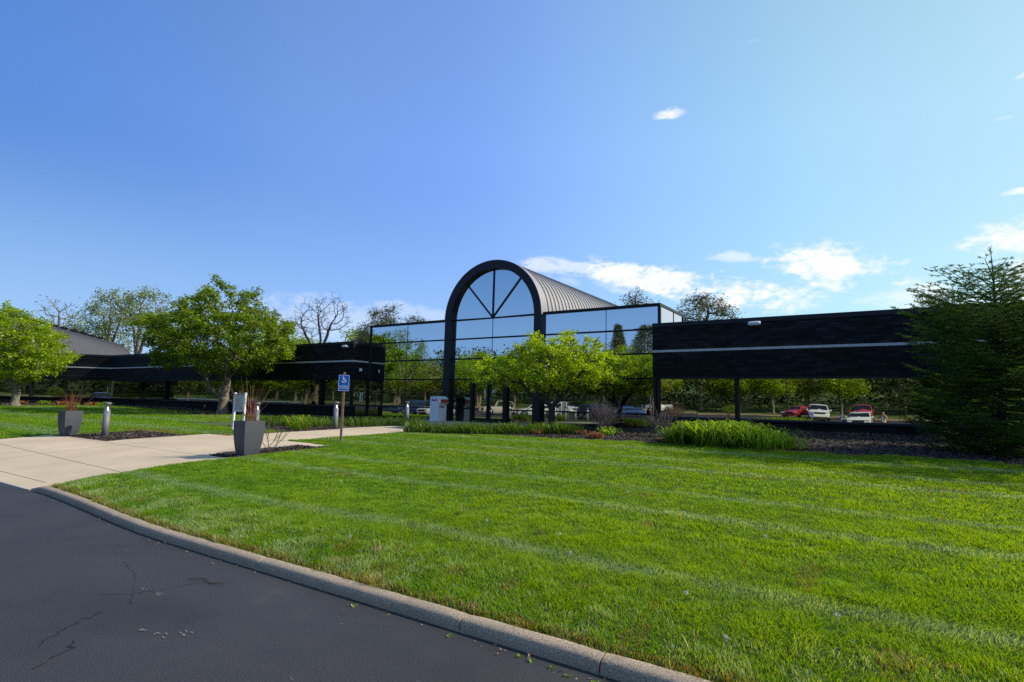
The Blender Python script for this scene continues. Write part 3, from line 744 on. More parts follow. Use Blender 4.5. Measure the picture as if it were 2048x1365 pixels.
# ------------------------------------------------------------------ spruce by the right wing
def spruce(name, loc, h, prof, label, seed, mat, shoot_len=.17, n_whorl=26, nper=8, needle=.017, dens=24, group=None, sub=9):
    """prof: list of (z fraction, radius)"""
    r = np.random.default_rng(seed); root = empty(name, loc, label, 'tree', group)
    tb = MB(); tb.tube([(0, 0, -.05), (0, 0, .4), (0, 0, h * .5), (.02, 0, h * .85), (0, 0, h)], [h * .022, h * .018, h * .011, h * .004, .004], 8)
    S = []   # shoots (p, d, len)
    zs = np.concatenate([np.linspace(.04, .86, n_whorl)])
    pz = [p[0] for p in prof]; pr = [p[1] for p in prof]
    for zi, zf in enumerate(zs):
        R0 = np.interp(zf, pz, pr); k = nper if zf < .62 else (7 if zf < .74 else 4)
        for j in range(k):
            az = 2 * math.pi * (j + r.random() * .8) / k + zi * .7; rad = R0 * r.uniform(.55, 1.15)
            elev0 = .10 + .75 * zf ** 2; z0 = h * zf + r.uniform(-.06, .06)
            n = max(3, int(rad / .16)); pts = []
            for i in range(n + 1):
                t = i / n; zz = z0 + rad * (elev0 * t - .30 * (1 - zf) * t * (1 - t * .85) * 2)
                pts.append(np.array([math.cos(az) * rad * t, math.sin(az) * rad * t, zz]))
            tb.tube(pts, list(np.linspace(.011 + .012 * rad / 2, .004, n + 1)), 4, cap=False)
            side = np.array([-math.sin(az), math.cos(az), 0])
            for i in range(1, n + 1):
                t = i / n; d = pts[i] - pts[i - 1]; d /= np.linalg.norm(d)
                if t < .25 and zf < .8: continue
                L0 = shoot_len * (1.25 if i == n else 1)
                S.append((pts[i - 1], d, L0))
                bl = rad * .38 * (1 - t * .75) + .12
                for sgn in (-1, 1):
                    dd = d * .75 + side * sgn * .8 + np.array([0, 0, r.uniform(-.25, .15)]); dd /= np.linalg.norm(dd)
                    m = max(1, int(bl / (shoot_len * .8))); q = pts[i].copy()
                    for u in range(m):
                        d2 = dd + r.normal(0, .12, 3); d2 /= np.linalg.norm(d2)
                        S.append((q, d2, shoot_len * r.uniform(.8, 1.1)))
                        for s2 in (-1, 1):
                            d3 = d2 * .7 + np.cross(d2, [0, 0, 1]) * s2 * .7 + np.array([0, 0, r.uniform(-.3, .1)]); d3 /= np.linalg.norm(d3)
                            S.append((q + d2 * shoot_len * .5, d3, shoot_len * r.uniform(.5, .9)))
                        q = q + d2 * shoot_len * .85
    for (a, b) in ((.86, .035), (.92, .03)):       # sparse shoots along the leader
        for j in range(6):
            az = r.random() * 6.28; S.append((np.array([0, 0, h * a]), np.array([math.cos(az) * .7, math.sin(az) * .7, .5]), shoot_len * .6))
    for j in range(6):
        az = j * 1.05; S.append((np.array([0, 0, h * (.97 + .005 * j) - .05]), np.array([math.cos(az) * .45, math.sin(az) * .45, .85]), shoot_len * .75))
    trunk = tb.build('trunk', M['barkdark'], root)
    p = np.array([s[0] for s in S]); d = np.array([s[1] for s in S]); l = np.array([s[2] for s in S]); n = len(S)
    t = r.random((n, dens)); a = r.random((n, dens)) * 2 * np.pi
    u = np.cross(d, np.array([.2, .1, 1.0])); u /= np.linalg.norm(u, axis=1)[:, None]; w = np.cross(d, u)
    o = u[:, None] * np.cos(a)[..., None] + w[:, None] * np.sin(a)[..., None]
    base = p[:, None] + d[:, None] * (t * l[:, None])[..., None]
    nl = needle * (1.15 - .5 * t)[..., None]
    tip = base + (o * .85 + d[:, None] * .65) * nl
    sd = np.cross(o, d[:, None]) * needle * .13
    V = np.stack([base - sd, base + sd, tip], 2).reshape(-1, 3)
    npmesh('crown', V, None, np.arange(len(V)).reshape(-1, 3), mat, root)
    return root
sx, sy = 2.35, 17.3
spruce('spruce_tree', (sx, sy, gz(sx, sy)), 4.9, [(0, 1.2), (.1, 1.45), (.3, 1.7), (.58, 1.92), (.66, 1.6), (.76, 1.1), (.84, .62), (.88, .4), (1, .1)],
       'dark green spruce with a bare leader standing in the mulch at the right edge', 5, M['leaf_spruce'], shoot_len=.15, n_whorl=28, nper=10, needle=.032, dens=30)

spruce('spruce_tree', (5.9, 16.4, gz(5.9, 16.4)), 5.6, [(0, 1.4), (.1, 1.9), (.3, 2.0), (.58, 1.8), (.7, 1.4), (.8, 1.0), (.88, .6), (1, .1)],
       'unseen spruce added just beyond the right edge to cast its shadow on the lawn', 15, M['leaf_spruce'], shoot_len=.17, n_whorl=20, nper=8, needle=.04, dens=16)  # second spruce stands out of view, added for its shadow on the lawn

# ------------------------------------------------------------------ building
office = empty('office_building', (-16.4, 23, .6), 'low dark brick office building with mirrored glass and an arched glass entrance hall', 'building')
OI = Matrix.Translation((-16.4, 23, .6)).inverted()
def bpart(mb, name, mat, bevel=0):
    o = mb.build(name, mat, office, bevel); o.matrix_parent_inverse = OI; return o

def wall_frame(p0, p1):
    a = Vector((p0[0], p0[1], 0)); b = Vector((p1[0], p1[1], 0)); d = (b - a).normalized(); n = Vector((d.y, -d.x, 0))  # outward
    return a, b, d, n
def prism(mb, p0, p1, o0, o1, z0, z1, e0=0, e1=0):
    """slab along p0->p1 between outward offsets o0..o1 (outside positive)"""
    a, b, d, n = wall_frame(p0, p1); a = a - d * e0; b = b + d * e1
    P = [a + n * o0, b + n * o0, b + n * o1, a + n * o1]
    mb.add([(q.x, q.y, z0) for q in P] + [(q.x, q.y, z1) for q in P], [(0, 1, 2, 3), (7, 6, 5, 4), (1, 0, 4, 5), (2, 1, 5, 6), (3, 2, 6, 7), (0, 3, 7, 4)])
def pane(p0, p1, off, z0, z1, mat, name='window', tilt=.05):
    a, b, d, n = wall_frame(p0, p1); t = R(rnd.uniform(-tilt, tilt)); w = R(rnd.uniform(-tilt, tilt)); h = z1 - z0; ln = (b - a).length
    mb = MB()
    q = [a + n * (off), b + n * (off + ln * math.tan(w)), b + n * (off + ln * math.tan(w) + h * math.tan(t)), a + n * (off + h * math.tan(t))]
    zz = (z0, z0, z1, z1)
    mb.add([(q[i].x, q[i].y, zz[i]) for i in range(4)], [(0, 1, 2, 3)])
    return bpart(mb, name, mat)

Z_SILL, Z_UND, Z_TOP, Z_STR = 1.29, 2.80, 4.97, 3.83
def wing(p0, p1, posts, mull, e0=0, e1=0, zg=.45, gm='mirror_low'):
    a, b, d, n = wall_frame(p0, p1); ln = (b - a).length
    m = MB(); prism(m, p0, p1, -.35, 0, Z_UND, Z_STR - .045, e0, e1); prism(m, p0, p1, -.35, 0, Z_STR + .045, Z_TOP - .16, e0, e1); bpart(m, 'fascia', M['brick'])
    m = MB(); prism(m, p0, p1, -.34, .012, Z_STR - .045, Z_STR + .045, e0, e1)
    bpart(m, 'stone_band', M['band'])
    m = MB(); prism(m, p0, p1, -.38, .02, Z_TOP - .16, Z_TOP, e0, e1); bpart(m, 'coping', M['cap'])
    m = MB(); prism(m, p0, p1, -.36, .004, Z_UND - .06, Z_UND - .002, e0, e1); bpart(m, 'soffit_trim', M['frame'])
    m = MB(); prism(m, p0, p1, -.36, .06, Z_SILL - .10, Z_SILL - .03, e0, e1); bpart(m, 'sill', M['sill'])
    m = MB(); prism(m, p0, p1, -.36, -.02, zg - .3, Z_SILL - .102, e0, e1); bpart(m, 'base_wall', M['brick'])
    xs = [0] + list(mull) + [ln]
    for u, v in zip(xs[:-1], xs[1:]):
        pa = a + d * (u + .006); pb = a + d * (v - .006)
        pane((pa.x, pa.y), (pb.x, pb.y), -.30, Z_SILL - .03, Z_UND - .06, M[gm])
    for u in list(mull):
        pm_ = a + d * u; m = MB(); prism(m, (pm_.x - d.x * .008, pm_.y - d.y * .008), (pm_.x + d.x * .008, pm_.y + d.y * .008), -.31, -.292, Z_SILL - .03, Z_UND - .06); bpart(m, 'mullion', M['frame'])
    for u in posts:
        pm_ = a + d * u; m = MB(); prism(m, (pm_.x - d.x * .055, pm_.y - d.y * .055), (pm_.x + d.x * .055, pm_.y + d.y * .055), -.28, -.10, Z_SILL - .03, Z_UND - .06); bpart(m, 'post', M['frame'])
# right wing
wing((-7.63, 22), (24, 22), [.12, 3.14, 12.6, 21], [1.65, 3.14, 4.82, 6.45, 8.12, 9.75, 11.4, 13, 14.6, 16.2, 18, 20, 22, 24, 26, 28, 30], zg=.7)
# left wing front
wing((-56, 22), (-25.28, 22), [9.3, 27.8, 30.55], [1.6, 3.2, 4.8, 6.3, 7.8, 9.3, 10.8, 12.3, 13.9, 15.4, 18.4, 21.5, 24.5, 27.8], gm='mirror_dark')
# left wing, 45 degree return
wing((-56 - 14 * .7071, 22 - 14 * .7071), (-56, 22), [2, 8], [2, 4, 6, 8, 10, 12], zg=.4)
# short side returns beside the glass hall
for (p0, p1) in (((-25.28, 22.003), (-25.28, 23.25)), ((-7.63, 23.25), (-7.63, 22.003))):
    m = MB(); prism(m, p0, p1, -.3, -.004, Z_UND, Z_STR - .045); prism(m, p0, p1, -.3, -.004, Z_STR + .045, Z_TOP - .16); bpart(m, 'fascia', M['brick'])
    m = MB(); prism(m, p0, p1, -.3, .006, Z_STR - .045, Z_STR + .045); bpart(m, 'stone_band', M['band'])
    m = MB(); prism(m, p0, p1, -.3, .016, Z_TOP - .16, Z_TOP); bpart(m, 'coping', M['cap'])
    m = MB(); prism(m, p0, p1, -.12, -.05, .4, Z_UND - .002); bpart(m, 'side_wall', M['arch'])
# glazed side door in the left return
dr = MB(); prism(dr, (-25.28, 22.2), (-25.28, 23.15), -.048, -.01, .62, 2.7)
dobj = bpart(dr, 'side_door', M['mirror_low'])
for yy in (22.62, 22.76):
    h_ = MB(); h_.tube([(-25.2, yy, 1.5), (-25.2, yy, 2.05)], .022, 8); ho = h_.build('handle', M['signwhite'], dobj)
# roofs
m = MB(); m.b2((-7.3, 22.38, 4.6), (24, 46, 4.72)); bpart(m, 'flat_roof', M['roof'])
m = MB(); m.b2((-56, 22.38, 4.6), (-25.6, 46, 4.72)); bpart(m, 'flat_roof', M['roof'])
m = MB(); m.b2((23.8, 22.4, .3), (24, 46, 4.58)); bpart(m, 'end_wall', M['brick'])
# glass hall
BX0, BX1, BY, BT = -25.28, -7.78, 23.25, 6.0
rows = [.45, 1.29, 2.81, 3.87, 4.92, 5.93]
AL, AR = -19.36, -13.46
lcols = [BX0, -22.6, -20.9, AL + .2]; rcols = [AR - .2, -10.9, BX1]; mid = [AL + .4, -16.42, AR - .4]
def glassfield(cols, hide_door=False):
    for u, v in zip(cols[:-1], cols[1:]):
        for z0, z1 in zip(rows[:-1], rows[1:]):
            pane((u + .006, BY), (v - .006, BY), 0, z0 + .02, z1 - .02, M['mirror'] if z0 > 2.5 else M['mirror_hall'], tilt=.05)
glassfield([BX0 + .02, -22.3, AL + .2]); glassfield([AR - .2, -10.2, BX1]); glassfield(mid)
for cols in ([BX0 + .03, -22.3, AL + .2], [AR - .2, -10.2, BX1 - .03], mid):
    for z in rows[1:]:
        m = MB(); m.b2((cols[0], BY - .05, z - .035), (cols[-1], BY + .03, z + .035)); bpart(m, 'transom', M['frame'])
    for x in cols[1:-1]:
        m = MB(); m.b2((x - .012, BY - .012, .5), (x + .012, BY + .02, 5.9)); bpart(m, 'mullion', M['frame'])
m = MB(); m.b2((BX0 - .02, BY - .07, .4), (BX0 + .05, BY + .05, BT + .02)); bpart(m, 'corner_post', M['frame'])
m = MB(); m.b2((BX1 - .03, BY - .07, .4), (BX1 + .09, BY + .05, BT + .02)); bpart(m, 'corner_post', M['frame'])
for x0, x1 in ((BX0 + .05, AL + .05), (AR - .05, BX1 - .03)):
    m = MB(); m.b2((x0, BY - .08, BT - .07), (x1, BY + .05, BT + .025)); bpart(m, 'coping', M['frame'])
# right side of the hall, above the wing roof
pane((BX1 + .05, BY + .06), (BX1 + .05, 25.1), 0, 4.7, 5.9, M['mirror'], tilt=.02); pane((BX1 + .05, 25.12), (BX1 + .05, 26.5), 0, 4.7, 5.9, M['mirror'], tilt=.02)
m = MB(); m.b2((BX1, BY + .05, 5.9), (BX1 + .09, 26.55, BT + .02)); m.b2((BX1, 26.5, 4.7), (BX1 + .09, 26.6, 5.9)); bpart(m, 'corner_post', M['frame'])
m = MB(); m.b2((BX1 + .02, 25.1, 4.7), (BX1 + .07, 25.13, 5.9)); bpart(m, 'mullion', M['frame'])
m = MB(); m.b2((BX0 + .05, BY + .06, 5.75), (BX1, 26.5, 5.88)); bpart(m, 'flat_roof', M['roof'])
m = MB(); m.b2((BX0 + .05, 26.5, 4.6), (BX1, 26.56, 5.98)); m.b2((BX0 + .1, 26.6, 4.6), (BX1, 46, 4.7)); bpart(m, 'rear_parapet', M['cap'])
m = MB(); m.b2((BX0 + .1, BY + .09, .3), (BX1 - .05, BY + .14, 5.7)); bpart(m, 'leak_block_panel', M['frame'])  # unseen panel added behind the glass to stop light leaking between panes
# arch frame
ACX, AZ = -16.41, 5.90
RO, RI = 2.97, 2.57
def arch_ring(r0, r1, y0, y1, seg=48, a0=0, a1=math.pi):
    vs = []; fs = []
    for i in range(seg + 1):
        a = a0 + (a1 - a0) * i / seg; c, s = math.cos(a), math.sin(a)
        vs += [(ACX + r0 * c, y0, AZ + r0 * s), (ACX + r1 * c, y0, AZ + r1 * s), (ACX + r1 * c, y1, AZ + r1 * s), (ACX + r0 * c, y1, AZ + r0 * s)]
        if i:
            for k in range(4): q = 4 * (i - 1); fs.append((q + k, q + (k + 1) % 4, q + 4 + (k + 1) % 4, q + 4 + k))
    return vs, fs
m = MB(); v_, f_ = arch_ring(RI, RO, 23.0, 23.28); m.add(v_, f_)
m.b2((ACX - RO, 23.0, .4), (ACX - RI, 23.28, AZ)); m.b2((ACX + RI, 23.0, .4), (ACX + RO, 23.28, AZ)); bpart(m, 'arch_frame', M['arch'])
m = MB()
for a in np.linspace(.0, math.pi, 7):
    c, s = math.cos(a), math.sin(a); m.box((ACX + (RO + RI) / 2 * c, 22.998, AZ + (RO + RI) / 2 * s), (.35, .004, .012), 0)
    n_ = len(m.v); 
    for k in range(n_ - 8, n_):
        vx, vy, vz = m.v[k]; dx = vx - (ACX + (RO + RI) / 2 * c); dz = vz - (AZ + (RO + RI) / 2 * s); m.v[k] = (ACX + (RO + RI) / 2 * c + dx * c - dz * s, vy, AZ + (RO + RI) / 2 * s + dx * s + dz * c)
bpart(m, 'panel_joint', M['frame'])
# fan light: four wedge panes and spokes
hubz = 5.95
def fanpane(a0, a1):
    seg = 12; vs = [(ACX - .02, BY, hubz + .02)]
    t1 = R(rnd.uniform(-.04, .04))
    for i in range(seg + 1):
        a = a0 + (a1 - a0) * i / seg; vs.append((ACX - .0 + (RI + .03) * math.cos(a), BY + t1 * RI * math.sin(a), AZ + (RI + .03) * math.sin(a)))
    mb = MB(); mb.add(vs, [(0,) + tuple(range(seg + 1, 0, -1))]); bpart(mb, 'window', M['mirror'])
an = [.035, R(50), R(90), R(132), math.pi - .035]
for a0, a1 in zip(an[:-1], an[1:]): fanpane(a0 + .002, a1 - .002)
for a in an[1:-1]:
    m = MB(); hx = ACX - .02; ex, ez = ACX + RI * math.cos(a), AZ + RI * math.sin(a); d_ = Vector((ex - hx, 0, ez - hubz)).normalized(); p_ = Vector((d_.z, 0, -d_.x)) * .033
    A_ = Vector((hx, 0, hubz)); B_ = Vector((ex, 0, ez)); P_ = [A_ - p_, A_ + p_, B_ + p_, B_ - p_]
    m.add([(q.x, BY - .055, q.z) for q in P_] + [(q.x, BY + .01, q.z) for q in P_], [(0, 1, 2, 3), (7, 6, 5, 4), (0, 4, 5, 1), (1, 5, 6, 2), (2, 6, 7, 3), (3, 7, 4, 0)]); bpart(m, 'glazing_bar', M['frame'])
# vault
m = MB(); vs = []; fs = []; seg = 40; ys = [23.301, 44.0]
RV = RO - .02
for y in ys:
    for i in range(seg + 1):
        a = math.pi * i / seg; vs.append((ACX + RV * math.cos(a), y, AZ + RV * math.sin(a)))
for i in range(seg): fs.append((i, i + 1, seg + 2 + i, seg + 1 + i))
m.add(vs, fs, True)
m.b2((ACX - RV, 23.31, 4.6), (ACX - RV + .02, 44, AZ)); m.b2((ACX + RV - .02, 23.31, 4.6), (ACX + RV, 44, AZ))
v_, f_ = arch_ring(0.01, RV - .001, 43.9, 44, 24); m.add(v_, f_)
vault = bpart(m, 'vault_roof', M['seam'])
m = MB(); 
for y in np.arange(23.75, 44, .405):
    v_, f_ = arch_ring(RV + .001, RV + .042, y, y + .022, 36); m.add(v_, f_)
so = m.build('standing_seam', M['seam'], vault)
m = MB(); v_, f_ = arch_ring(RO + .001, RO + .025, 22.99, 23.3); m.add(v_, f_); bpart(m, 'arch_trim', M['seam'])
# entrance doors
for i, (x0, x1) in enumerate(((-17.45, -16.53), (-16.47, -15.55))):
    m = MB(); m.b2((x0, BY - .09, .62), (x0 + .09, BY - .03, 2.62)); m.b2((x1 - .09, BY - .09, .62), (x1, BY - .03, 2.62)); m.b2((x0 + .09, BY - .09, 2.5), (x1 - .09, BY - .03, 2.62)); m.b2((x0 + .09, BY - .09, .62), (x1 - .09, BY - .03, .85))
    d_ = bpart(m, 'door', M['frame'])
    m = MB(); m.add([(x0 + .08, BY - .055, .84), (x1 - .08, BY - .055, .84), (x1 - .08, BY - .055, 2.52), (x0 + .08, BY - .055, 2.52)], [(0, 1, 2, 3)]); g_ = m.build('door_glass', M['mirror_low'], d_)
    hx = x1 - .13 if i == 0 else x0 + .13; m = MB(); m.tube([(hx, BY - .09, 1.45), (hx, BY - .15, 1.47), (hx, BY - .15, 1.85), (hx, BY - .09, 1.87)], .014, 8); g_ = m.build('handle', M['galv'], d_)
m = MB(); m.b2((-17.62, BY - .14, .6), (-17.46, BY - .02, 2.77)); m.b2((-15.54, BY - .14, .6), (-15.38, BY - .02, 2.77)); m.b2((-17.46, BY - .14, 2.63), (-15.54, BY - .02, 2.77)); bpart(m, 'door_frame', M['frame'])
for (x, z, w, h) in ((-16.75, 2.15, .12, .2), (-16.2, 2.2, .15, .14)):
    m = MB(); m.b2((x - w / 2, BY - .062, z - h / 2), (x + w / 2, BY - .059, z + h / 2)); bpart(m, 'door_notice', M['signgrey'])

# second vaulted hall, turned 45 degrees, far left
hall = empty('vaulted_hall', (-80, 27, .6), 'distant grey barrel-roofed hall set at an angle behind the left wing', 'building')
hd = Vector((-.777, .63, 0)); hn = Vector((.63, .777, 0)); HP = Vector((-77.6, 24.8, 0)) - hd * 16; HL = 31.3; HR = 3.4; HZ = 5.35
HI = Matrix.Translation((-80, 27, .6)).inverted()
def hp(t, a, r=HR): p = HP + hd * t - hn * (r * math.cos(a)); return (p.x, p.y, HZ + r * math.sin(a))
m = MB(); vs = []; fs = []
for k, t in enumerate((0, HL)):
    for i in range(33): vs.append(hp(t, math.pi * i / 32))
for i in range(32): fs.append((i, i + 1, 34 + i, 33 + i))
m.add(vs, fs, True)
for t in (0, HL): m.add([hp(t, math.pi * i / 32) for i in range(33)], [tuple(range(33))])
ro = m.build('roof', M['seam_dark'], hall); ro.matrix_parent_inverse = HI
m = MB()
for t in np.arange(.3, HL, .45):
    vs = []; fs = []
    for i in range(33):
        a = math.pi * i / 32; vs += [hp(t, a, HR + .045), hp(t + .03, a, HR + .045), hp(t + .03, a, HR - .01), hp(t, a, HR - .01)]
        if i:
            for q in range(4): fs.append((4 * i - 4 + q, 4 * i - 4 + (q + 1) % 4, 4 * i + (q + 1) % 4, 4 * i + q))
    m.add(vs, fs)
o = m.build('standing_seam', M['seam_dark'], ro)
for t in np.arange(6, 29, 2.7):
    m = MB(); a0, a1 = R(52), R(90)
    m.add([hp(t, a0, HR + .10), hp(t + 2.3, a0, HR + .10), hp(t + 2.3, a1, HR + .42), hp(t, a1, HR + .42)], [(0, 1, 2, 3)])
    m.add([hp(t, a0, HR + .0), hp(t + 2.3, a0, HR), hp(t + 2.3, a0, HR + .10), hp(t, a0, HR + .10)], [(0, 1, 2, 3)])
    o = m.build('skylight', M['frame'], hall); o.matrix_parent_inverse = HI
    m = MB(); m.tube([hp(t + 2.5, a0 - .06, HR + .12), hp(t + 2.5, a1, HR + .5)], .05, 6); o = m.build('skylight_frame', M['seam'], hall); o.matrix_parent_inverse = HI
for t, w in ((17, 2.4), (28.6, 1.1)):
    m = MB(); m.add([hp(t, .12, HR + .06), hp(t + w, .12, HR + .06), hp(t + w, .45, HR + .06), hp(t, .45, HR + .06)], [(0, 1, 2, 3)]); o = m.build('window', M['carglass'], hall); o.matrix_parent_inverse = HI
m = MB(); a_ = HP - hn * HR; b_ = HP + hd * HL - hn * HR; c_ = HP + hd * HL + hn * HR; e_ = HP + hn * HR
m.add([(q.x, q.y, z) for z in (.3, HZ) for q in (a_, b_, c_, e_)], [(0, 1, 5, 4), (1, 2, 6, 5), (2, 3, 7, 6), (3, 0, 4, 7)]); o = m.build('wall', M['brick'], hall); o.matrix_parent_inverse = HI

# cameras and lamp fixed on the fascia: lifted-off things
def cctv(loc, label, s=1.0):
    r_ = empty('security_camera', loc, label, 'camera', 'white security cameras on the brick fascia')
    m = MB(); m.lathe([(.0, -.16 * s), (.05 * s, -.16 * s), (.06 * s, -.1 * s), (.06 * s, .12 * s), (.045 * s, .16 * s), (0, .16 * s)], (-.05, -.22, 0), 14, 'X'); m.build('housing', M['white'], r_)
    m = MB(); m.tube([(0, 0, 0), (0, -.1, .0), (-.02, -.22, .02)], .025 * s, 8); m.lathe([(0, -.03), (.06, -.03), (.06, 0)], (0, 0, 0), 12, 'Y'); m.build('bracket', M['white'], r_)
cctv((-3.7, 22.0, 4.72), 'white bullet security camera high on the right wing fascia', 1.3)
cctv((-25.75, 22.0, 4.66), 'white bullet security camera near the corner of the left wing fascia', 1.2)
r_ = empty('wall_lamp', (-25.28, 22.55, 3.35), 'small pale wall lamp above the side door in the left corner', 'lamp')
m = MB(); m.box((.06, 0, 0), (.11, .14, .18), top=.7); m.build('shade', M['white'], r_); m = MB(); m.box((.0, 0, 0), (.02, .1, .14)); m.build('backplate', M['galv'], r_)

# ------------------------------------------------------------------ courier drop box
def dropbox():
    x0, x1, y0, y1 = -19.22, -18.56, 21.88, 22.52; z = gz(-19, 22) + .01
    r_ = empty('courier_drop_box', ((x0 + x1) / 2, (y0 + y1) / 2, z), 'white courier drop box with a red hatch beside the entrance arch', 'drop box')
    w, d = (x1 - x0) / 2, (y1 - y0) / 2; H = 1.26
    m = MB(); pr = [(-w, 0), (w - .1, 0), (w - .1, .86), (w, .90), (w, H - .12), (w - .16, H), (-w, H - .03)]
    vs = [(a, -d, b) for a, b in pr] + [(a, d, b) for a, b in pr]; n = len(pr)
    m.add(vs, [tuple(range(n)), tuple(reversed(range(n, 2 * n)))] + [(i, i + n, (i + 1) % n + n, (i + 1) % n) for i in range(n)]); m.build('body', M['boxwhite'], r_, .008)
    m = MB(); m.b2((w + .001, -d + .07, .93), (w + .012, d - .04, H - .15)); h_ = m.build('hatch', M['redplastic'], r_)
    m = MB(); m.tube([(w + .02, -.12, 1.0), (w + .035, -.1, 1.0), (w + .035, .1, 1.0), (w + .02, .12, 1.0)], .008, 6); m.build('handle', M['galv'], h_)
    rotF = Matrix.Translation((0, -d - .001, 0)) @ Matrix.Rotation(R(90), 4, 'X')
    text_mesh('Fed', .17, M['fpurple'], 'lettering', r_, Matrix.Translation((-w + .22, 0, H - .20)) @ rotF, .006)
    text_mesh('Ex', .17, M['forange'], 'lettering', r_, Matrix.Translation((-w + .425, 0, H - .20)) @ rotF, .006)
    rotS = Matrix.Translation((w - .099, 0, 0)) @ Matrix.Rotation(R(90), 4, 'Z') @ Matrix.Rotation(R(90), 4, 'X')
    text_mesh('Fed', .17, M['fpurple'], 'lettering', r_, Matrix.Translation((0, -.12, .74)) @ rotS, .006)
    text_mesh('Ex', .17, M['forange'], 'lettering', r_, Matrix.Translation((0, .085, .74)) @ rotS, .006)
dropbox()

# ------------------------------------------------------------------ bollards
def bollard(loc, label):
    r_ = empty('bollard_light', loc, label, 'bollard', 'grey bollard lights along the walkway')
    m = MB(); m.lathe([(0, -.05), (.092, -.05), (.092, .76), (0, .76)], n=24); m.build('post', M['bollard'], r_)
    m = MB(); m.lathe([(.074, .764), (.052, .82), (.03, .89), (.012, .915), (0, .915)], n=24); m.build('reflector', M['galv'], r_)
    m = MB(); m.lathe([(.086, .762), (.086, .942)], n=24); m.build('lens_sleeve', M['sleeve'], r_)
    for k in range(4):
        a = k * math.pi / 2 + .5; m = MB(); m.tube([(.08 * math.cos(a), .08 * math.sin(a), .76), (.08 * math.cos(a), .08 * math.sin(a), .945)], .008, 6); m.build('stay', M['bollard'], r_)
    m = MB(); m.lathe([(0, .94), (.095, .94), (.095, .985), (.088, 1.0), (0, 1.005)], n=24); m.build('cap', M['bollard'], r_)
    return r_
for (x, y, lb) in [(-19.5, 7.66, 'grey bollard light in the mulch beside the left planter'), (-16.95, 10.9, 'grey bollard light behind the right planter and its red twigs'),
                   (-16.97, 14.1, 'grey bollard light just left of the blue access sign post'), (-18.05, 19.0, 'grey bollard light in front of the glass, left of the courier box')]:
    bollard((x, y, gz(x, y)), lb)

# ------------------------------------------------------------------ planters
def blade_strip(mb, p, az, ln, h, w, droop, seg=5, twist=0):
    vs = []; fs = []
    s = Vector((-math.sin(az), math.cos(az), 0))
    for i in range(seg + 1):
        t = i / seg; o = ln * t; z = h * (math.sin(min(t * droop, 3.0)) if droop > 0 else t)
        c = Vector((p[0] + math.cos(az) * o, p[1] + math.sin(az) * o, p[2] + z)); ww = w * (1 - t ** 2.2) + .0008
        vs += [tuple(c - s * ww), tuple(c + s * ww)]
        if i: k = 2 * i; fs.append((k - 2, k - 1, k + 1, k))
    mb.add(vs, fs, True)
def planter(loc, rz, label, gh, ng, seed):
    rr = random.Random(seed)
    r_ = empty('planter', loc, label, 'planter', rz=rz)
    m = MB(); prof = [(.155, 0), (.188, .15), (.212, .33), (.228, .52), (.236, .75), (.208, .75), (.204, .66)]
    vs = []; fs = []
    for (w, z) in prof: vs += [(-w, -w, z), (w, -w, z), (w, w, z), (-w, w, z)]
    for i in range(len(prof) - 1):
        for k in range(4): fs.append((4 * i + k, 4 * i + (k + 1) % 4, 4 * i + 4 + (k + 1) % 4, 4 * i + 4 + k))
    fs.append((3, 2, 1, 0)); m.add(vs, fs); m.build('pot', M['planter'], r_, .006)
    m = MB(); m.box((0, 0, .655), (.405, .405, .03)); m.build('soil', M['mulchbase'], r_)
    # dry grasses grow in it: a thing resting inside
    g_ = empty('dry_ornamental_grass', (loc[0], loc[1], loc[2] + .66), 'dry reddish grass tuft growing out of the %s' % ('left planter' if seed == 1 else 'right planter'), 'plant')
    m = MB()
    for _ in range(ng):
        az = rr.uniform(0, 6.28); x, y = rr.gauss(0, .07), rr.gauss(0, .07); h = gh * rr.uniform(.35, 1.05)
        blade_strip(m, (x, y, 0), az, h * rr.uniform(.05, .5), h, rr.uniform(.0015, .0032), 1.35)
    m.build('blades', M['redgrass'], g_)
    m = MB()
    for _ in range(16 if seed == 2 else 7):
        az = rr.uniform(-1, 1.2) if seed == 1 else rr.uniform(0, 6.28); h = gh * rr.uniform(.8, 1.25); l = rr.uniform(.15, .75)
        m.tube([(0, 0, 0), (math.cos(az) * l * .4, math.sin(az) * l * .4, h * .45), (math.cos(az) * l, math.sin(az) * l, h)], [.006, .004, .002], 5)
    m.build('stems', M['twigbrown'], g_)
planter((-20.65, 7.15, gz(-20.65, 7.15)), R(4), 'tall tapered charcoal planter on the far side of the walkway', .72, 110, 1)
planter((-11.62, 7.32, gz(-11.62, 7.32)), R(-2), 'tall tapered charcoal planter at the near edge of the lawn', .85, 45, 2)

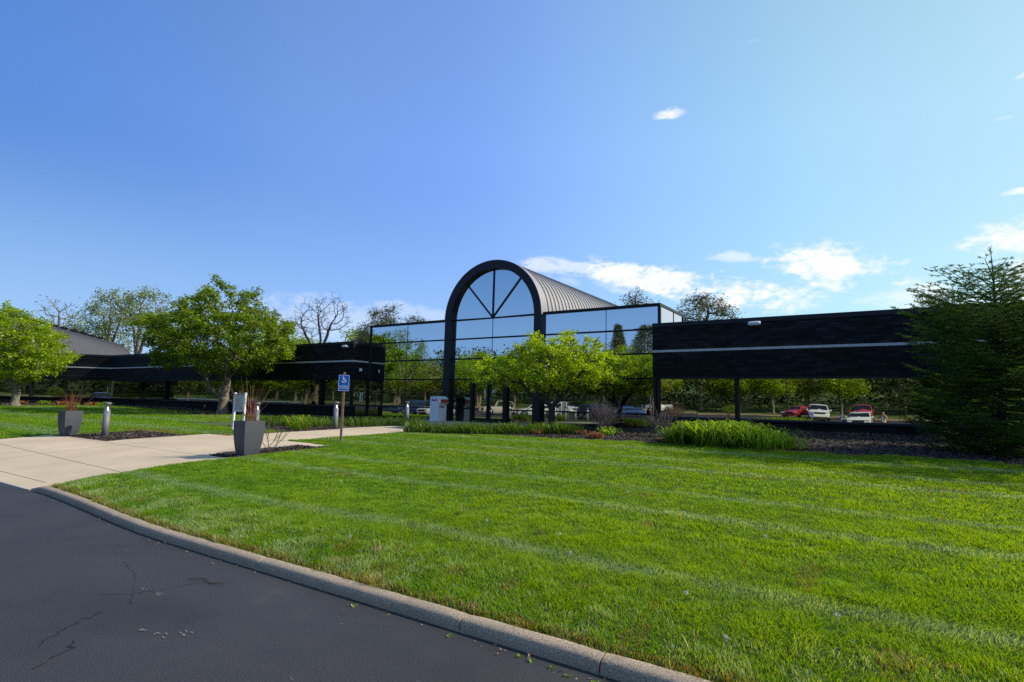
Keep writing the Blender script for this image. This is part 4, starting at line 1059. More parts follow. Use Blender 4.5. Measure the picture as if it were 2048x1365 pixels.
# ------------------------------------------------------------------ signs
def access_face(parent, w, h, y, mat=M['signwhite'], back=False):
    """white border, wheelchair symbol and words on a blue panel facing -y"""
    m = MB(); t = .008; e = .012
    for (a, b) in (((-w / 2 + e, h / 2 - e - t), (w / 2 - e, h / 2 - e)), ((-w / 2 + e, -h / 2 + e), (w / 2 - e, -h / 2 + e + t)), ((-w / 2 + e, -h / 2 + e + t), (-w / 2 + e + t, h / 2 - e - t)), ((w / 2 - e - t, -h / 2 + e + t), (w / 2 - e, h / 2 - e - t))):
        m.b2((a[0], y - .002, a[1]), (b[0], y - .0005, b[1]))
    m.build('border', mat, parent)
    s = h / .457; cz = .085 * s; m = MB(); yy = y - .003
    def st(p): m.tube([(a * s, yy, cz + b * s) for a, b in p], .0085 * s, 6)
    m.lathe([(0, -.002), (.017 * s, -.002), (.017 * s, .002)], (-.02 * s, yy, cz + .098 * s), 14, 'Y')
    m.lathe([(0, -.002), (.017 * s, -.002)], (-.02 * s, yy, cz + .098 * s), 14, 'Y')
    st([(-.02, .075), (-.018, .0), (.03, .0), (.05, -.05), (.072, -.045)]); st([(-.018, .04), (.025, .04)])
    st([(.045 * math.cos(a) - .005, .045 * math.sin(a) - .03) for a in np.linspace(R(130), R(350), 16)])
    m.build('access_symbol', mat, parent)
    R_ = Matrix.Rotation(R(90), 4, 'X')
    text_mesh('ACCESSIBLE', .047 * s, mat, 'lettering', parent, Matrix.Translation((0, y - .002, -.095 * s)) @ R_, .0006)
    text_mesh('ENTRANCE', .047 * s, mat, 'lettering', parent, Matrix.Translation((0, y - .002, -.15 * s)) @ R_, .0006)
def access_sign(loc, rz, h_post, zc, label, w=.305, h=.457, post=M['wood_post'], pw=.062, group=None):
    r_ = empty('access_sign', loc, label, 'sign', group, rz)
    m = MB(); m.box((0, 0, h_post / 2 - .05), (pw, pw, h_post + .1)); m.box((0, 0, h_post + .012), (pw * .9, pw * .9, .024), top=.5); m.build('post', post, r_, .004)
    m = MB(); n = []; rr = .03
    for cx, cz, a0 in ((w / 2 - rr, h / 2 - rr, 0), (-w / 2 + rr, h / 2 - rr, 90), (-w / 2 + rr, -h / 2 + rr, 180), (w / 2 - rr, -h / 2 + rr, 270)):
        for k in range(5): a = R(a0 + k * 22.5); n.append((cx + rr * math.cos(a), cz + rr * math.sin(a)))
    c = len(n); y0 = -pw / 2 - .004
    m.add([(a, y0 - .004, b) for a, b in n] + [(a, y0, b) for a, b in n], [tuple(reversed(range(c))), tuple(range(c, 2 * c))] + [(i, (i + 1) % c, (i + 1) % c + c, i + c) for i in range(c)])
    pn = m.build('panel', M['blue'], r_, loc=(0, 0, zc)); access_face(pn, w, h, y0 - .004)
    return r_
access_sign((-12.55, 10.65, gz(-12.55, 10.65)), R(40), 1.90, 1.62, 'blue accessible entrance sign on a brown wooden post in the lawn')
# notice board with two white posts
def noticeboard():
    x, y = -18.6, 11.3; r_ = empty('notice_board', (x, y, gz(x, y)), 'grey lettered notice board on two white posts on the left lawn', 'sign', rz=R(14))
    for s in (-1, 1):
        m = MB(); m.box((s * .225, 0, .62), (.065, .065, 1.36)); m.build('post', M['white'], r_, .004)
    m = MB(); m.box((0, -.02, .95), (.385, .035, .62)); f = m.build('panel', M['signgrey'], r_)
    m = MB()
    for k in range(9):
        z = 1.21 - k * .058; xx = -.15 + (.02 if k < 2 else 0)
        while xx < (.12 if k not in (4, 6, 7) else .02 + .03 * k % .1):
            l = rnd.uniform(.02, .06); m.b2((xx, -.0405, z), (xx + l, -.039, z + (.03 if k == 0 else .014))); xx += l + .012
    m.build('printed_lines', M['ink'], f)
noticeboard()
# marker flag
r_ = empty('marker_flag', (-38.2, 20.7, gz(-38.2, 20.7)), 'tiny pink and white marker flag in the bed left of the big crabapple trunk', 'flag')
m = MB(); m.tube([(0, 0, 0), (0, 0, .4)], .006, 5); m.build('wire', M['galv'], r_); m = MB(); m.box((.07, 0, .33), (.14, .004, .13)); m.build('flag', pmat('pink_flag', (.8, .3, .25), .6), r_)

# ------------------------------------------------------------------ herbaceous plants
def lily_bed(name, pts, label, n, h, seed, mat=M['lily'], w=.011, cat='plants'):
    """pts: function(rr)-> (x,y,scale)"""
    rr = random.Random(seed); cx = sum(p[0] for p in pts) / len(pts); cy = sum(p[1] for p in pts) / len(pts); z0 = gz(cx, cy)
    m = MB()
    for (x, y, rx, ry, s) in pts:
        k = int(n * s)
        for _ in range(k):
            a = rr.uniform(0, 6.28); q = math.sqrt(rr.random()); px = x + rx * q * math.cos(a); py = y + ry * q * math.sin(a)
            az = rr.uniform(0, 6.28); hh = h * s * rr.uniform(.55, 1.1); blade_strip(m, (px - cx, py - cy, gz(px, py) - z0 - .01), az, hh * rr.uniform(.5, 1.7), hh * rr.choice((1, 1, .8, .6)), w * rr.uniform(.7, 1.3), rr.uniform(1.9, 2.9), seg=6)
    o = m.build(name, mat, loc=(cx, cy, z0)); tag(o, label, cat); return o
lily_bed('daylily_bed', [(-4.65 + .29 * i, 15.75 + .2 * math.sin(i * 1.7), .42, .4, (.8, .95, 1.0, 1.08, 1.0, 1.05, .95, .85, .7)[i]) for i in range(9)], 'sunlit glossy daylily bed at the lawn edge in front of the right wing', 300, .60, 1, w=.019)
lily_bed('daylily_bed', [(-13.5 + .42 * i, 14.75 + .32 * i, .5, .45, .85 if i % 3 else 1) for i in range(11)], 'row of arching daylilies beside the walkway below the entrance arch', 230, .42, 2, mat=M['lily_shade'])
lily_bed('daylily_bed', [(-20.8 + .55 * i, 13.7 + .28 * i, .5, .5, .85) for i in range(4)] + [(-18.9 + .4 * i, 14.6 + .75 * i, .5, .5, .85) for i in range(6)], 'shaded daylily bed behind the left side of the walkway', 190, .46, 3, mat=M['lily_shade'])
lily_bed('daylily_clump', [(-17.75, 13.1, .3, .3, 1.0)], 'single light green daylily clump at the edge of the shaded bed', 240, .5, 4, cat='plant')
lily_bed('daylily_clump', [(-10.4, 18.1, .3, .25, .8)], 'low light green clump in the mulch left of the entrance tree trunk', 170, .4, 5, cat='plant')
lily_bed('daylily_clump', [(-1.75, 15.95, .14, .12, .8)], 'thin upright sprig at the right end of the sunlit daylily bed', 30, .5, 6, cat='plant')
lily_bed('hosta_clump', [(-7.65, 17.6, .3, .25, .7)], 'low grey-green clump at the foot of the leafless shrub', 90, .4, 7, cat='plant', w=.03)
for i, (x, y, s, lb) in enumerate([(-11.75, 16.6, 1, 'orange perennial clump at the left end of the mulch strip'), (-11.45, 16.9, .8, 'pale yellow perennial clump right of the first orange clump'), (-10.0, 17.0, 1, 'orange perennial clump in the middle of the mulch below the entrance'),
                                   (-8.6, 17.6, 1, 'orange perennial clump right of the entrance tree trunk'), (-7.45, 16.3, 1.15, 'red-orange perennial clump below the leafless shrub'), (-5.3, 16.1, .6, 'small orange sprout left of the sunlit daylilies')]):
    o = lily_bed('perennial_clump', [(x, y, .2 * s, .16 * s, 1)], lb, 170, .17 * s, 20 + i, mat=M['orangeleaf'] if i != 1 else M['tan'], w=.012, cat='plant'); o['group'] = 'dry perennial clumps in the mulch'
for i, (x, y, s) in enumerate([(-54, 17.0, 1), (-52.5, 17.6, 1), (-51, 17.8, .8), (-49.5, 18.4, 1), (-47.8, 18.6, 1.1), (-55.5, 16.0, .9)]):
    o = lily_bed('perennial_clump', [(x, y, .5 * s, .35 * s, 1)], 'ochre perennial clump under the windows behind the far left tree', 120, .3 * s, 40 + i, mat=M['orangeleaf'] if i % 2 else M['lily'], w=.03, cat='plant'); o['group'] = 'ochre clumps at the far left'

def shrub(loc, h, w, n, label, mat, seed, depth=3, rt=.0035, name='bare_shrub'):
    rr = random.Random(seed); m = MB()
    def br(p, d, l, r, k):
        q = p + d * l; m.tube([p, p + d * l * .5 + Vector((rr.gauss(0, .03), rr.gauss(0, .03), .0)) * l, q], [r, r * .85, r * .7], 4, cap=False)
        if k:
            for _ in range(rr.choice((2, 3))):
                d2 = (d + Vector((rr.gauss(0, .42), rr.gauss(0, .42), rr.gauss(.08, .25)))).normalized(); br(q if _ else p + d * l * .7, d2, l * rr.uniform(.5, .85), max(rt, r * .62), k - 1)
    for i in range(n):
        a = rr.uniform(0, 6.28); s = rr.uniform(.1, 1); d = Vector((math.cos(a) * w / h * s, math.sin(a) * w / h * s, 1)).normalized()
        br(Vector((rr.gauss(0, .05), rr.gauss(0, .05), -.02)), d, h * rr.uniform(.35, .5), .009, depth)
    return tag(m.build(name, mat, loc=loc), label, 'shrub')
shrub((-8.15, 18.3, gz(-8.15, 18.3)), 1.1, 1.0, 44, 'rounded leafless grey shrub in the mulch right of the entrance tree', M['twig'], 3)
shrub((-5.75, 17.6, gz(-5.75, 17.6)), .8, .8, 20, 'sparse leafless shrub behind the left end of the sunlit daylilies', M['twig'], 4)
shrub((-12.3, 8.25, gz(-12.3, 8.25)), .75, .75, 6, 'gnarled nearly bare rose bush beside the near planter', M['twigbrown'], 8, depth=2, rt=.005)
shrub((-13.4, 8.9, gz(-13.4, 8.9)), .01, .01, 1, 'tiny dead twig stump by the walkway edge', M['twigbrown'], 9, depth=0)

# dandelion clocks and weeds in the lawn
for i, (x, y) in enumerate([(-3.65, 5.15), (-2.7, 5.05), (-2.15, 6.6), (-1.95, 6.65), (-.85, 3.75), (-1.25, 4.3), (-4.5, 4.0), (.3, 14.2), (-2.35, 4.6), (-6.9, 5.9), (-3.0, 7.6), (-1.0, 6.1), (.5, 9.2), (-9.2, 14.6), (-.3, 4.4), (-5.9, 8.9)]):
    z = gz(x, y); r_ = empty('dandelion', (x, y, z), 'white dandelion seed head standing in the mown grass', 'weed', 'dandelion clocks in the lawn')
    h = rnd.uniform(.06, .1); m = MB(); m.tube([(0, 0, 0), (.004, 0, h)], .0016, 5); m.build('stalk', M['tan'], r_)
    V, Q = leaves(np.array([[.004, 0, h + .004]]), 60, .007, .013, 80 + i, aspect=.4, zflat=1); npmesh('seed_head', V, Q, None, M['fluff'], r_)
for i, (x, y, n) in enumerate([(-4.05, 3.95, 14), (-4.2, 5.45, 9), (-3.0, 5.2, 8), (1.05, 13.1, 8), (-1.05, 3.7, 7)]):
    m = MB()
    for _ in range(n): blade_strip(m, (rnd.gauss(0, .03), rnd.gauss(0, .03), -.002), rnd.uniform(0, 6.28), rnd.uniform(.01, .06), rnd.uniform(.05, .13) * (1.6 if i == 3 else 1), .004, 1.3)
    tag(m.build('dry_weed', M['tan'], loc=(x, y, gz(x, y))), 'tuft of dry straw-coloured weed stalks in the lawn', 'weed', 'dry weed tufts in the lawn')
# litter by the kerb: sprouts in the gutter, a twig
for i, (x, y) in enumerate([(-1.9, 3.2), (-1.75, 3.2), (-1.62, 3.17), (-3.5, 3.2), (-2.55, 3.2), (-1.45, 3.2), (-2.0, 3.22)]):
    m = MB()
    for _ in range(9): blade_strip(m, (rnd.gauss(0, .012), rnd.gauss(0, .008), 0), rnd.uniform(0, 6.28), rnd.uniform(.01, .025), rnd.uniform(.008, .018), .004, 2)
    tag(m.build('gutter_weed', M['lily'], loc=(x, y, 0)), 'tiny green weed sprouting in the gutter below the kerb', 'weed', 'gutter weeds along the kerb')
m = MB(); m.tube([(-5.15, 2.78, .01), (-5.0, 2.86, .018), (-4.86, 2.83, .012), (-4.75, 2.88, .012)], [.004, .005, .004, .002], 5); m.tube([(-4.9, 2.84, .014), (-4.82, 2.93, .012)], [.004, .002], 5)
tag(m.build('twig', M['twigbrown']), 'fallen brown twig lying on the asphalt near the kerb', 'twig')
m_x = []
r = np.random.default_rng(5); n = 150; x = r.uniform(-11, 0, n); y = yc(x) - np.abs(r.normal(0, .07, n)) - .01
C = np.stack([x, y, np.full(n, .006)], 1); V, Q = leaves(C, 1, .0, .022, 3, .6, up=5, zflat=0); V[:, 2] = np.clip(V[:, 2], .003, .02)
tag(npmesh('leaf_litter', V, Q, None, M['tan']), 'brown leaf crumbs gathered in the gutter along the kerb', 'litter', kind='stuff')

# ------------------------------------------------------------------ what the mirror glass shows: trees, cars, hill behind the viewer
gB = 'broad trees along the back of the car park'
b1 = tree('lawn_tree', (-12.9, -43.2, float(Zhill(-12.9, -43.2))), upright(7.5, 1.4), [((0, 0, 5.2), (3.4, 3.4, 2.7))], 'leafy lawn tree behind the car park, seen in the mirror glass', 'tree', M['leaf_bright'], M['bark'],
          n_attr=420, step=.42, kill=.6, infl=3, rtip=.02, rbase=.2, nleaf=34, lsp=.38, lsize=.27, seed=51, leafr=.05, group=gB)
b2 = tree('yellow_lawn_tree', (-8.8, -47, float(Zhill(-8.8, -47))), upright(8, 1.4), [((0, 0, 5.4), (3.2, 3.2, 2.9))], 'yellow-green lawn tree behind the car park, seen in the mirror glass', 'tree', M['leaf_yellow'], M['bark'],
          n_attr=400, step=.42, kill=.6, infl=3, rtip=.02, rbase=.2, nleaf=34, lsp=.38, lsize=.27, seed=52, leafr=.05, group='yellow-green trees along the back of the car park')
b3 = tree('pale_trunk_tree', (-24.6, -50, float(Zhill(-24.6, -50))), [[(0, 0, 0), (-.3, 0, 2.6), (-1, 0, 5.5), (-1.2, 0, 8)], [(-.3, 0, 2.6), (-1.8, .3, 5), (-2.6, 0, 7)], [(-.3, 0, 2.6), (.9, 0, 5), (1.6, 0, 7)]], [((-.3, 0, 7), (3.8, 3.8, 2.6))],
          'tree with a pale leaning trunk behind the car park, seen in the mirror glass', 'tree', M['leaf_yellow'], M['barkpale'], n_attr=330, step=.42, kill=.6, infl=3.4, rtip=.02, rbase=.26, nleaf=22, lsp=.36, lsize=.27, seed=53, leafr=.05)
for i, (src, x, y, s) in enumerate([(b1, -17.5, -44, 1.0), (b1, -30, -46, 1.05), (b1, -36, -47, 1.1), (b2, -20.5, -46, .95), (b1, -4.4, -44.5, .95), (b2, 10, -46, 1), (b1, 17, -44, 1.1), (b1, -43, -44, 1.15), (b2, -50, -47, 1.1), (b1, -57, -42, 1.2),
                                    (b2, -26.5, -30.5, 1.0), (b1, -64, -40, 1.3), (b1, -72, -46, 1.2), (b2, -79, -42, 1.1), (b1, -88, -45, 1.3), (b1, -97, -42, 1.2), (b1, -66, -20, 1.25), (b1, -52, -24.5, 1.0), (b1, -108, -44, 1.2), (b2, -119, -42, 1.3), (b1, -131, -45, 1.2), (b1, -143, -42, 1.3), (b1, -156, -44, 1.3), (b1, -104, -16, 1.2), (b1, -90, -22, 1.1), (b2, -122, -18, 1.2), (b1, -78, -14, 1.2)]):
    zz = float(Zhill(x, y)) if y < LOT_BACK else float(Zroad(x, y))
    copy_tree(src, (x, y, zz), i * 1.3, s)
tree('island_tree', (-54, -8.5, float(Zroad(-54, -8.5)) + .12), [[(0, 0, 0), (0, 0, 1.8), (.3, 0, 3.4), (.3, 0, 6)], [(0, 0, 1.8), (1.4, 0, 3.6), (2.4, 0, 5.5)], [(0, 0, 1.8), (-1.2, .3, 3.7), (-2.4, 0, 5.6)]],
     [((0, 0, 6.3), (4.6, 4.4, 4.4)), ((-1.2, 0, 4.6), (4, 4, 2.2))], 'large open-branched tree on the car park island, seen in the left glass', 'tree', M['leaf_crab'], M['bark'],
     n_attr=1000, step=.38, kill=.52, infl=2.6, rtip=.014, rbase=.32, nleaf=20, lsp=.3, lsize=.2, seed=61, leafr=.035, twigs=2)
for (x, y, h, lb, sd) in [(-37.5, -44, 14.2, 'dark spruce behind the car park, left of the two in the glass', 71), (-29.5, -36.5, 13.0, 'broad dark evergreen beside the lamp post in the glass', 72), (2.5, -46.5, 9.5, 'dark evergreen behind the photographer, seen in the right glass', 73), (8, -50, 9, 'second dark evergreen at the right end of the car park', 74)]:
    root = empty('evergreen_tree', (x, y, float(Zhill(x, y))), lb, 'tree', 'evergreens behind the car park'); rr = np.random.default_rng(sd)
    n = 1500; t = rr.random(n) ** .8; rad = (1 - t) ** .9 * h * (.27 if sd != 72 else .34) * (.45 + .6 * rr.random(n)) + .03; a = rr.random(n) * 6.283
    if sd == 72: rad = h * .24 * np.sin(np.clip(t, .08, 1) * math.pi * .93) * (.5 + .5 * rr.random(n)) + .2
    C = np.stack([rad * np.cos(a), rad * np.sin(a), h * (.12 + .88 * t)], 1); V, Q = leaves(C, 12, .22, .3, sd, aspect=.3, up=.2, zflat=.5)
    npmesh('crown', V, Q, None, M['leaf_pine'], root); m = MB(); m.tube([(0, 0, -.1), (0, 0, h * .95)], [h * .02, .02], 8); m.build('trunk', M['barkdark'], root)
# woodland band
rr = np.random.default_rng(99); n = 10500
x = rr.uniform(-270, 75, n); y = -50 - 26 * rr.random(n) ** 1.4; hh = 5.5 + 5 * vnoise(x + 300, y + 300, 6, 4) + 3.5 * vnoise(x + 300, y + 300, 2.4, 6) - .05 * np.abs(y + 50)
keep = ~((x > -9.5) & (x < -5.2) & (y < -52)); x = x[keep]; y = y[keep]; hh = hh[keep]; n = len(x)
z = Zhill(x, y) + hh * rr.random(n) ** .7
V, Q = leaves(np.stack([x, y, z], 1), 14, .75, .62, 12, .6, zflat=.6)
tag(npmesh('woodland', V, Q, None, M['leaf_wood']), 'band of mixed woodland beyond the car park, seen only in the glass', 'woods', kind='stuff')
# shrubs on the bank
for i, (x, y, s) in enumerate([(-9.6, -39, 1), (-7.5, -39.5, .8), (-2, -39, 1), (-31, -39.5, 1.3), (-40, -39, 1.2), (-18, -39.5, 1)]):
    rr = np.random.default_rng(200 + i); C = rr.normal(0, 1, (90, 3)); C /= np.linalg.norm(C, axis=1)[:, None]; C *= np.array([.9, .8, .6]) * s; C[:, 2] += .6 * s; C = C[C[:, 2] > 0]
    V, Q = leaves(C, 12, .16, .14, i, .6); o = npmesh('round_shrub', V, Q, None, M['leaf_crab']); o.location = (x, y, float(Zhill(x, y))); tag(o, 'round green shrub on the grass bank behind the car park', 'shrub', 'round shrubs behind the car park')
# lamp post
lx, ly = -27.6, -29.9; lz = float(Zroad(lx, ly)); r_ = empty('lamp_post', (lx, ly, lz), 'tall car park lamp post with a T-shaped twin head', 'lamp post')
m = MB(); m.tube([(0, 0, 0), (0, 0, 11.9)], [.11, .07], 10); m.build('pole', M['frame'], r_); m = MB(); m.b2((-1.3, -.05, 11.9), (1.3, .05, 11.98)); m.build('crossarm', M['frame'], r_)
for s in (-1, 1): m = MB(); m.box((s * 1.35, 0, 11.95), (.8, .35, .14)); m.build('lamp_head', M['frame'], r_)
m = MB(); m.lathe([(0, 0), (.3, 0), (.3, .8), (0, .8)], n=14); m.build('concrete_base', M['curb'], r_)
# accessible-parking signs in the lot
for (x, y, lb) in [(-5.2, -12.3, 'blue parking sign left of the white saloon in the glass'), (-2.9, -11.4, 'blue parking sign beside the white saloon in the glass'), (-29.5, -8.5, 'blue parking sign beside the black estate car in the glass')]:
    access_sign((x, y, float(Zroad(x, y))), R(180), 1.32, 1.12, lb, group='blue parking signs in the car park', post=M['galv'], pw=.05)
# far building uphill
bx, by = -6.3, -96; bz = float(Zhill(bx, by)); r_ = empty('hillside_building', (bx, by, bz), 'pale grey two-band building on the hill, seen between trees in the glass', 'building')
for k, zz in enumerate((.4, 3.6)):
    m = MB(); m.b2((-14, 0, zz), (14, 10, zz + 1.7)); m.build('wall_band', M['grey_wall'], r_)
    m = MB(); m.b2((-13.9, .2, zz + 1.71), (13.9, 9.8, zz + 3.19)); m.build('window', M['carglass'], r_)
m = MB(); m.b2((-14.3, -.3, 6.8), (14.3, 10.3, 7.4)); m.build('roof', M['grey_wall'], r_)

# ------------------------------------------------------------------ cars
def car(name, loc, heading, color, kind, label, group='cars in the car park behind the viewer'):
    """x forward, origin at the middle on the ground"""
    dz = (float(Zroad(loc[0], loc[1])))
    r_ = empty(name, (loc[0], loc[1], dz), label, 'car' if kind not in ('pickup', 'jeep') else ('pickup truck' if kind == 'pickup' else 'off-roader'), group, R(heading))
    paint = pmat('paint_' + name, color, .3, 0, .03, 1, coat=.8)
    if kind == 'sedan': Lh, W, belt, roof = 2.35, .9, .92, 1.44; xs = [-2.35, -2.25, -1.75, -.75, .1, .55, 1.15, 2.0, 2.28, 2.35]; zt = [.72, 1.0, 1.06, 1.40, 1.44, 1.37, .96, .84, .66, .5]
    elif kind == 'suv': Lh, W, belt, roof = 2.35, .95, 1.08, 1.72; xs = [-2.35, -2.28, -2.05, -1.6, -.3, .45, 1.15, 2.05, 2.3, 2.35]; zt = [.9, 1.15, 1.62, 1.70, 1.74, 1.66, 1.14, 1.02, .85, .6]
    elif kind == 'pickup': Lh, W, belt, roof = 2.85, 1.0, 1.15, 1.88; xs = [-2.85, -2.8, -.95, -.90, -.7, .2, .6, 1.3, 2.5, 2.78, 2.85]; zt = [1.0, 1.16, 1.18, 1.22, 1.84, 1.88, 1.82, 1.22, 1.12, .95, .65]
    else: Lh, W, belt, roof = 2.0, .85, 1.05, 1.8; xs = [-2.0, -1.98, -.9, .55, .6, 1.9, 2.0]; zt = [.8, 1.02, 1.05, 1.05, 1.06, 1.02, .6]
    # body shell
    vs = []; fs = []; ns = 7
    for x, z in zip(xs, zt):
        k = max(0, (abs(x) - Lh + .5) / .5); wb = W * (1 - .13 * k ** 2); bz_ = .28 + .08 * k; g = z > belt + .02; zb = min(z - .02, belt)
        wr = wb * (.80 if g else .93)
        sec = [(wb * .9, bz_), (wb, bz_ + .2), (wb, (bz_ + zb) / 2 + .1), (wb * .965, zb), (wr if g else wb * .93, z - (.05 if g else .015)), (wr * .8, z), (0, z + .02)]
        sec2 = sec + [(-a, b) for a, b in reversed(sec[:-1])]; m_ = len(sec2); vs += [(x, a, b) for a, b in sec2]
    for i in range(len(xs) - 1):
        for j in range(m_): fs.append((i * m_ + j, (i + 1) * m_ + j, (i + 1) * m_ + (j + 1) % m_, i * m_ + (j + 1) % m_))
    fs.append(tuple(range(m_))); fs.append(tuple(reversed(range((len(xs) - 1) * m_, len(xs) * m_))))
    m = MB(); m.add(vs, fs, True); body = m.build('body', paint, r_)
    md = body.modifiers.new('Edge', 'EDGE_SPLIT'); md.split_angle = R(42)
    # glazing
    def glassq(P, nm): mm = MB(); mm.add(P, [tuple(range(len(P)))]); mm.build(nm, M['carglass'], r_)
    e = .012
    if kind != 'jeep':
        gi = [i for i in range(len(xs)) if zt[i] > belt + .1]; i0, i1 = gi[0], gi[-1]
        xr0, zr0, xr1, zr1 = xs[i0], zt[i0], xs[i1], zt[i1]; xf, zf = xs[i1 + 1], zt[i1 + 1]; xb, zb_ = xs[i0 - 1], zt[i0 - 1]
        glassq([(xf - .08, -W * .86, zf + .03), (xf - .08, W * .86, zf + .03), (xr1 + .06, W * .72, zr1 - .03), (xr1 + .06, -W * .72, zr1 - .03)][::-1] if 0 else [(xf - .05, -W * .84, zf + .05), (xf - .05, W * .84, zf + .05), (xr1 + .09, W * .70, zr1 - .02), (xr1 + .09, -W * .70, zr1 - .02)], 'windscreen')
        glassq([(xb + .0, W * .8, zb_ + .06), (xb + .0, -W * .8, zb_ + .06), (xr0 - .07, -W * .7, zr0 - .03), (xr0 - .07, W * .7, zr0 - .03)], 'rear_window')
        for s in (-1, 1):
            ya, yb = s * (W * .965 + e), s * (W * .80 + e + .01)
            P = [(xb + .3 if kind != 'pickup' else xb + .18, ya * .985, belt + .05), (xf - .25, ya * .985, belt + .04), (xr1 + .02, yb, zr1 - .09), (xr0 + .05, yb, zr0 - .09)]
            glassq(P if s < 0 else P[::-1], 'side_window')
            mm = MB(); mm.box((xf - .3, s * (W + .09), belt + .06), (.12, .18, .13)); mm.build('mirror', paint, r_, .02)
        if kind == 'pickup':
            mm = MB(); mm.b2((-2.7, -W * .82, .9), (-1.0, W * .82, 1.2)); mm.build('cargo_bed', M['trim'], r_)
    else:
        mm = MB()
        for s in (-1, 1): mm.tube([(.6, s * .72, 1.05), (.35, s * .66, 1.75), (-.6, s * .66, 1.78), (-1.5, s * .66, 1.7), (-1.7, s * .7, 1.0)], .045, 6)
        mm.tube([(.35, -.66, 1.75), (.35, .66, 1.75)], .045, 6); mm.tube([(-.6, -.66, 1.78), (-.6, .66, 1.78)], .045, 6); mm.tube([(-1.5, -.66, 1.7), (-1.5, .66, 1.7)], .045, 6); mm.build('roll_cage', paint, r_)
        for y_ in (-.36, .36): mm = MB(); mm.box((-.3, y_, 1.1), (.5, .48, .3)); mm.box((-.55, y_, 1.35), (.12, .46, .6)); mm.build('seat', M['trim'], r_, .04)
        glassq([(.62, -.7, 1.08), (.62, .7, 1.08), (.4, .64, 1.7), (.4, -.64, 1.7)], 'windscreen')
    # lights, grille, plate, bumpers
    fz = {'sedan': .66, 'suv': .86, 'pickup': .98, 'jeep': .82}[kind]
    for s in (-1, 1):
        mm = MB(); mm.box((Lh - .08, s * W * .70, fz + .05), (.14, W * .34, .13)); mm.build('headlight', M['lamp'], r_, .02)
        mm = MB(); mm.box((-Lh + .05, s * W * .80, fz + .16), (.1, W * .2, .22)); mm.build('taillight', M['tail'], r_, .02)
    mm = MB(); mm.box((Lh - .03, 0, fz - .02), (.08, W * 1.0, .20)); mm.build('grille', M['trim'], r_, .01)
    mm = MB(); mm.box((Lh - .04, 0, .36), (.12, W * 1.5, .16)); mm.build('bumper', M['trim'], r_, .03)
    mm = MB(); mm.box((-Lh + .03, 0, .48), (.1, W * 1.6, .18)); mm.build('bumper', M['trim'], r_, .03)
    mm = MB(); mm.box((-Lh - .025, 0, fz), (.012, .31, .15)); mm.build('number_plate', M['signwhite'], r_)
    wr_ = .33 if kind == 'sedan' else .38
    for sx_ in (-1, 1):
        for s in (-1, 1):
            x_ = sx_ * Lh * .62; mm = MB(); mm.lathe([(0, -.1), (wr_ - .02, -.1), (wr_, -.06), (wr_, .06), (wr_ - .02, .1), (0, .1)], (x_, s * (W - .075), wr_), 20, 'Y'); t_ = mm.build('wheel', M['tyre'], r_)
            mm = MB(); mm.lathe([(0, s * .112), (wr_ * .55, s * .112), (wr_ * .62, s * .10)], (x_, s * (W - .075), wr_), 14, 'Y'); mm.build('rim', M['rim'], t_)
            mm = MB(); a_ = np.linspace(R(-8), R(188), 14); mm.tube([(x_ + (wr_ + .05) * math.cos(q), s * (W + .002), wr_ + (wr_ + .05) * math.sin(q)) for q in a_], .03, 5); mm.build('wheel_arch', M['trim'], r_)
    return r_
car('white_saloon_car', (-1.6, -17), 92, (.75, .76, .77), 'sedan', 'white saloon car facing the building in the right glass, in front of the red pickup')
car('red_pickup_truck', (-1.7, -30.5), 90, (.42, .012, .012), 'pickup', 'red pickup truck behind the white saloon in the glass')
car('red_hatchback_car', (-8.2, -30.0), 112, (.40, .012, .015), 'sedan', 'low red car seen side-on behind a blue parking sign in the glass')
car('white_estate_car', (-5.9, -27.5), 84, (.74, .75, .77), 'suv', 'white sport utility car partly behind the low red car in the glass')
car('white_pickup_truck', (-27.9, -42.0 + 6), 128, (.68, .72, .78), 'pickup', 'white pickup truck near the left end of the right wing glass')
car('white_utility_car', (-33.6, -10.8), 163, (.75, .77, .8), 'suv', 'white sport utility car filling the glass beside the right leg of the arch')
car('open_off_roader', (-40.6, -13.2), 150, (.42, .40, .36), 'jeep', 'open-topped beige off-roader reflected in the entrance doors')
car('black_estate_car', (-26.3, -10.8), 25, (.012, .013, .018), 'suv', 'black sport utility car reflected right of the small entrance tree')
car('blue_saloon_car', (-26.2, -19.6), 160, (.02, .07, .28), 'sedan', 'blue saloon car beyond the black one in the glass')
car('white_van_car', (-35.5, -20.5), 20, (.7, .72, .75), 'suv', 'white van-like car beyond the white utility car in the glass')
car('silver_saloon_car', (-31.6, -21.5), 120, (.3, .36, .38), 'sedan', 'grey-green saloon car beside the white van-like car in the glass')
car('dark_green_car', (-57.2, -18.0), 150, (.015, .035, .04), 'sedan', 'dark teal saloon car reflected left of the courier box')
car('white_compact_car', (-60.5, -25.5), 160, (.7, .72, .74), 'suv', 'white car just behind the dark teal saloon in the glass')
car('navy_utility_car', (-47.0, -3.4), 100, (.015, .03, .10), 'suv', 'navy blue sport utility car reflected in the far left windows')
car('pale_saloon_car', (-43.2, -3.8), 95, (.6, .63, .66), 'sedan', 'pale saloon car beside the navy one in the far left windows')

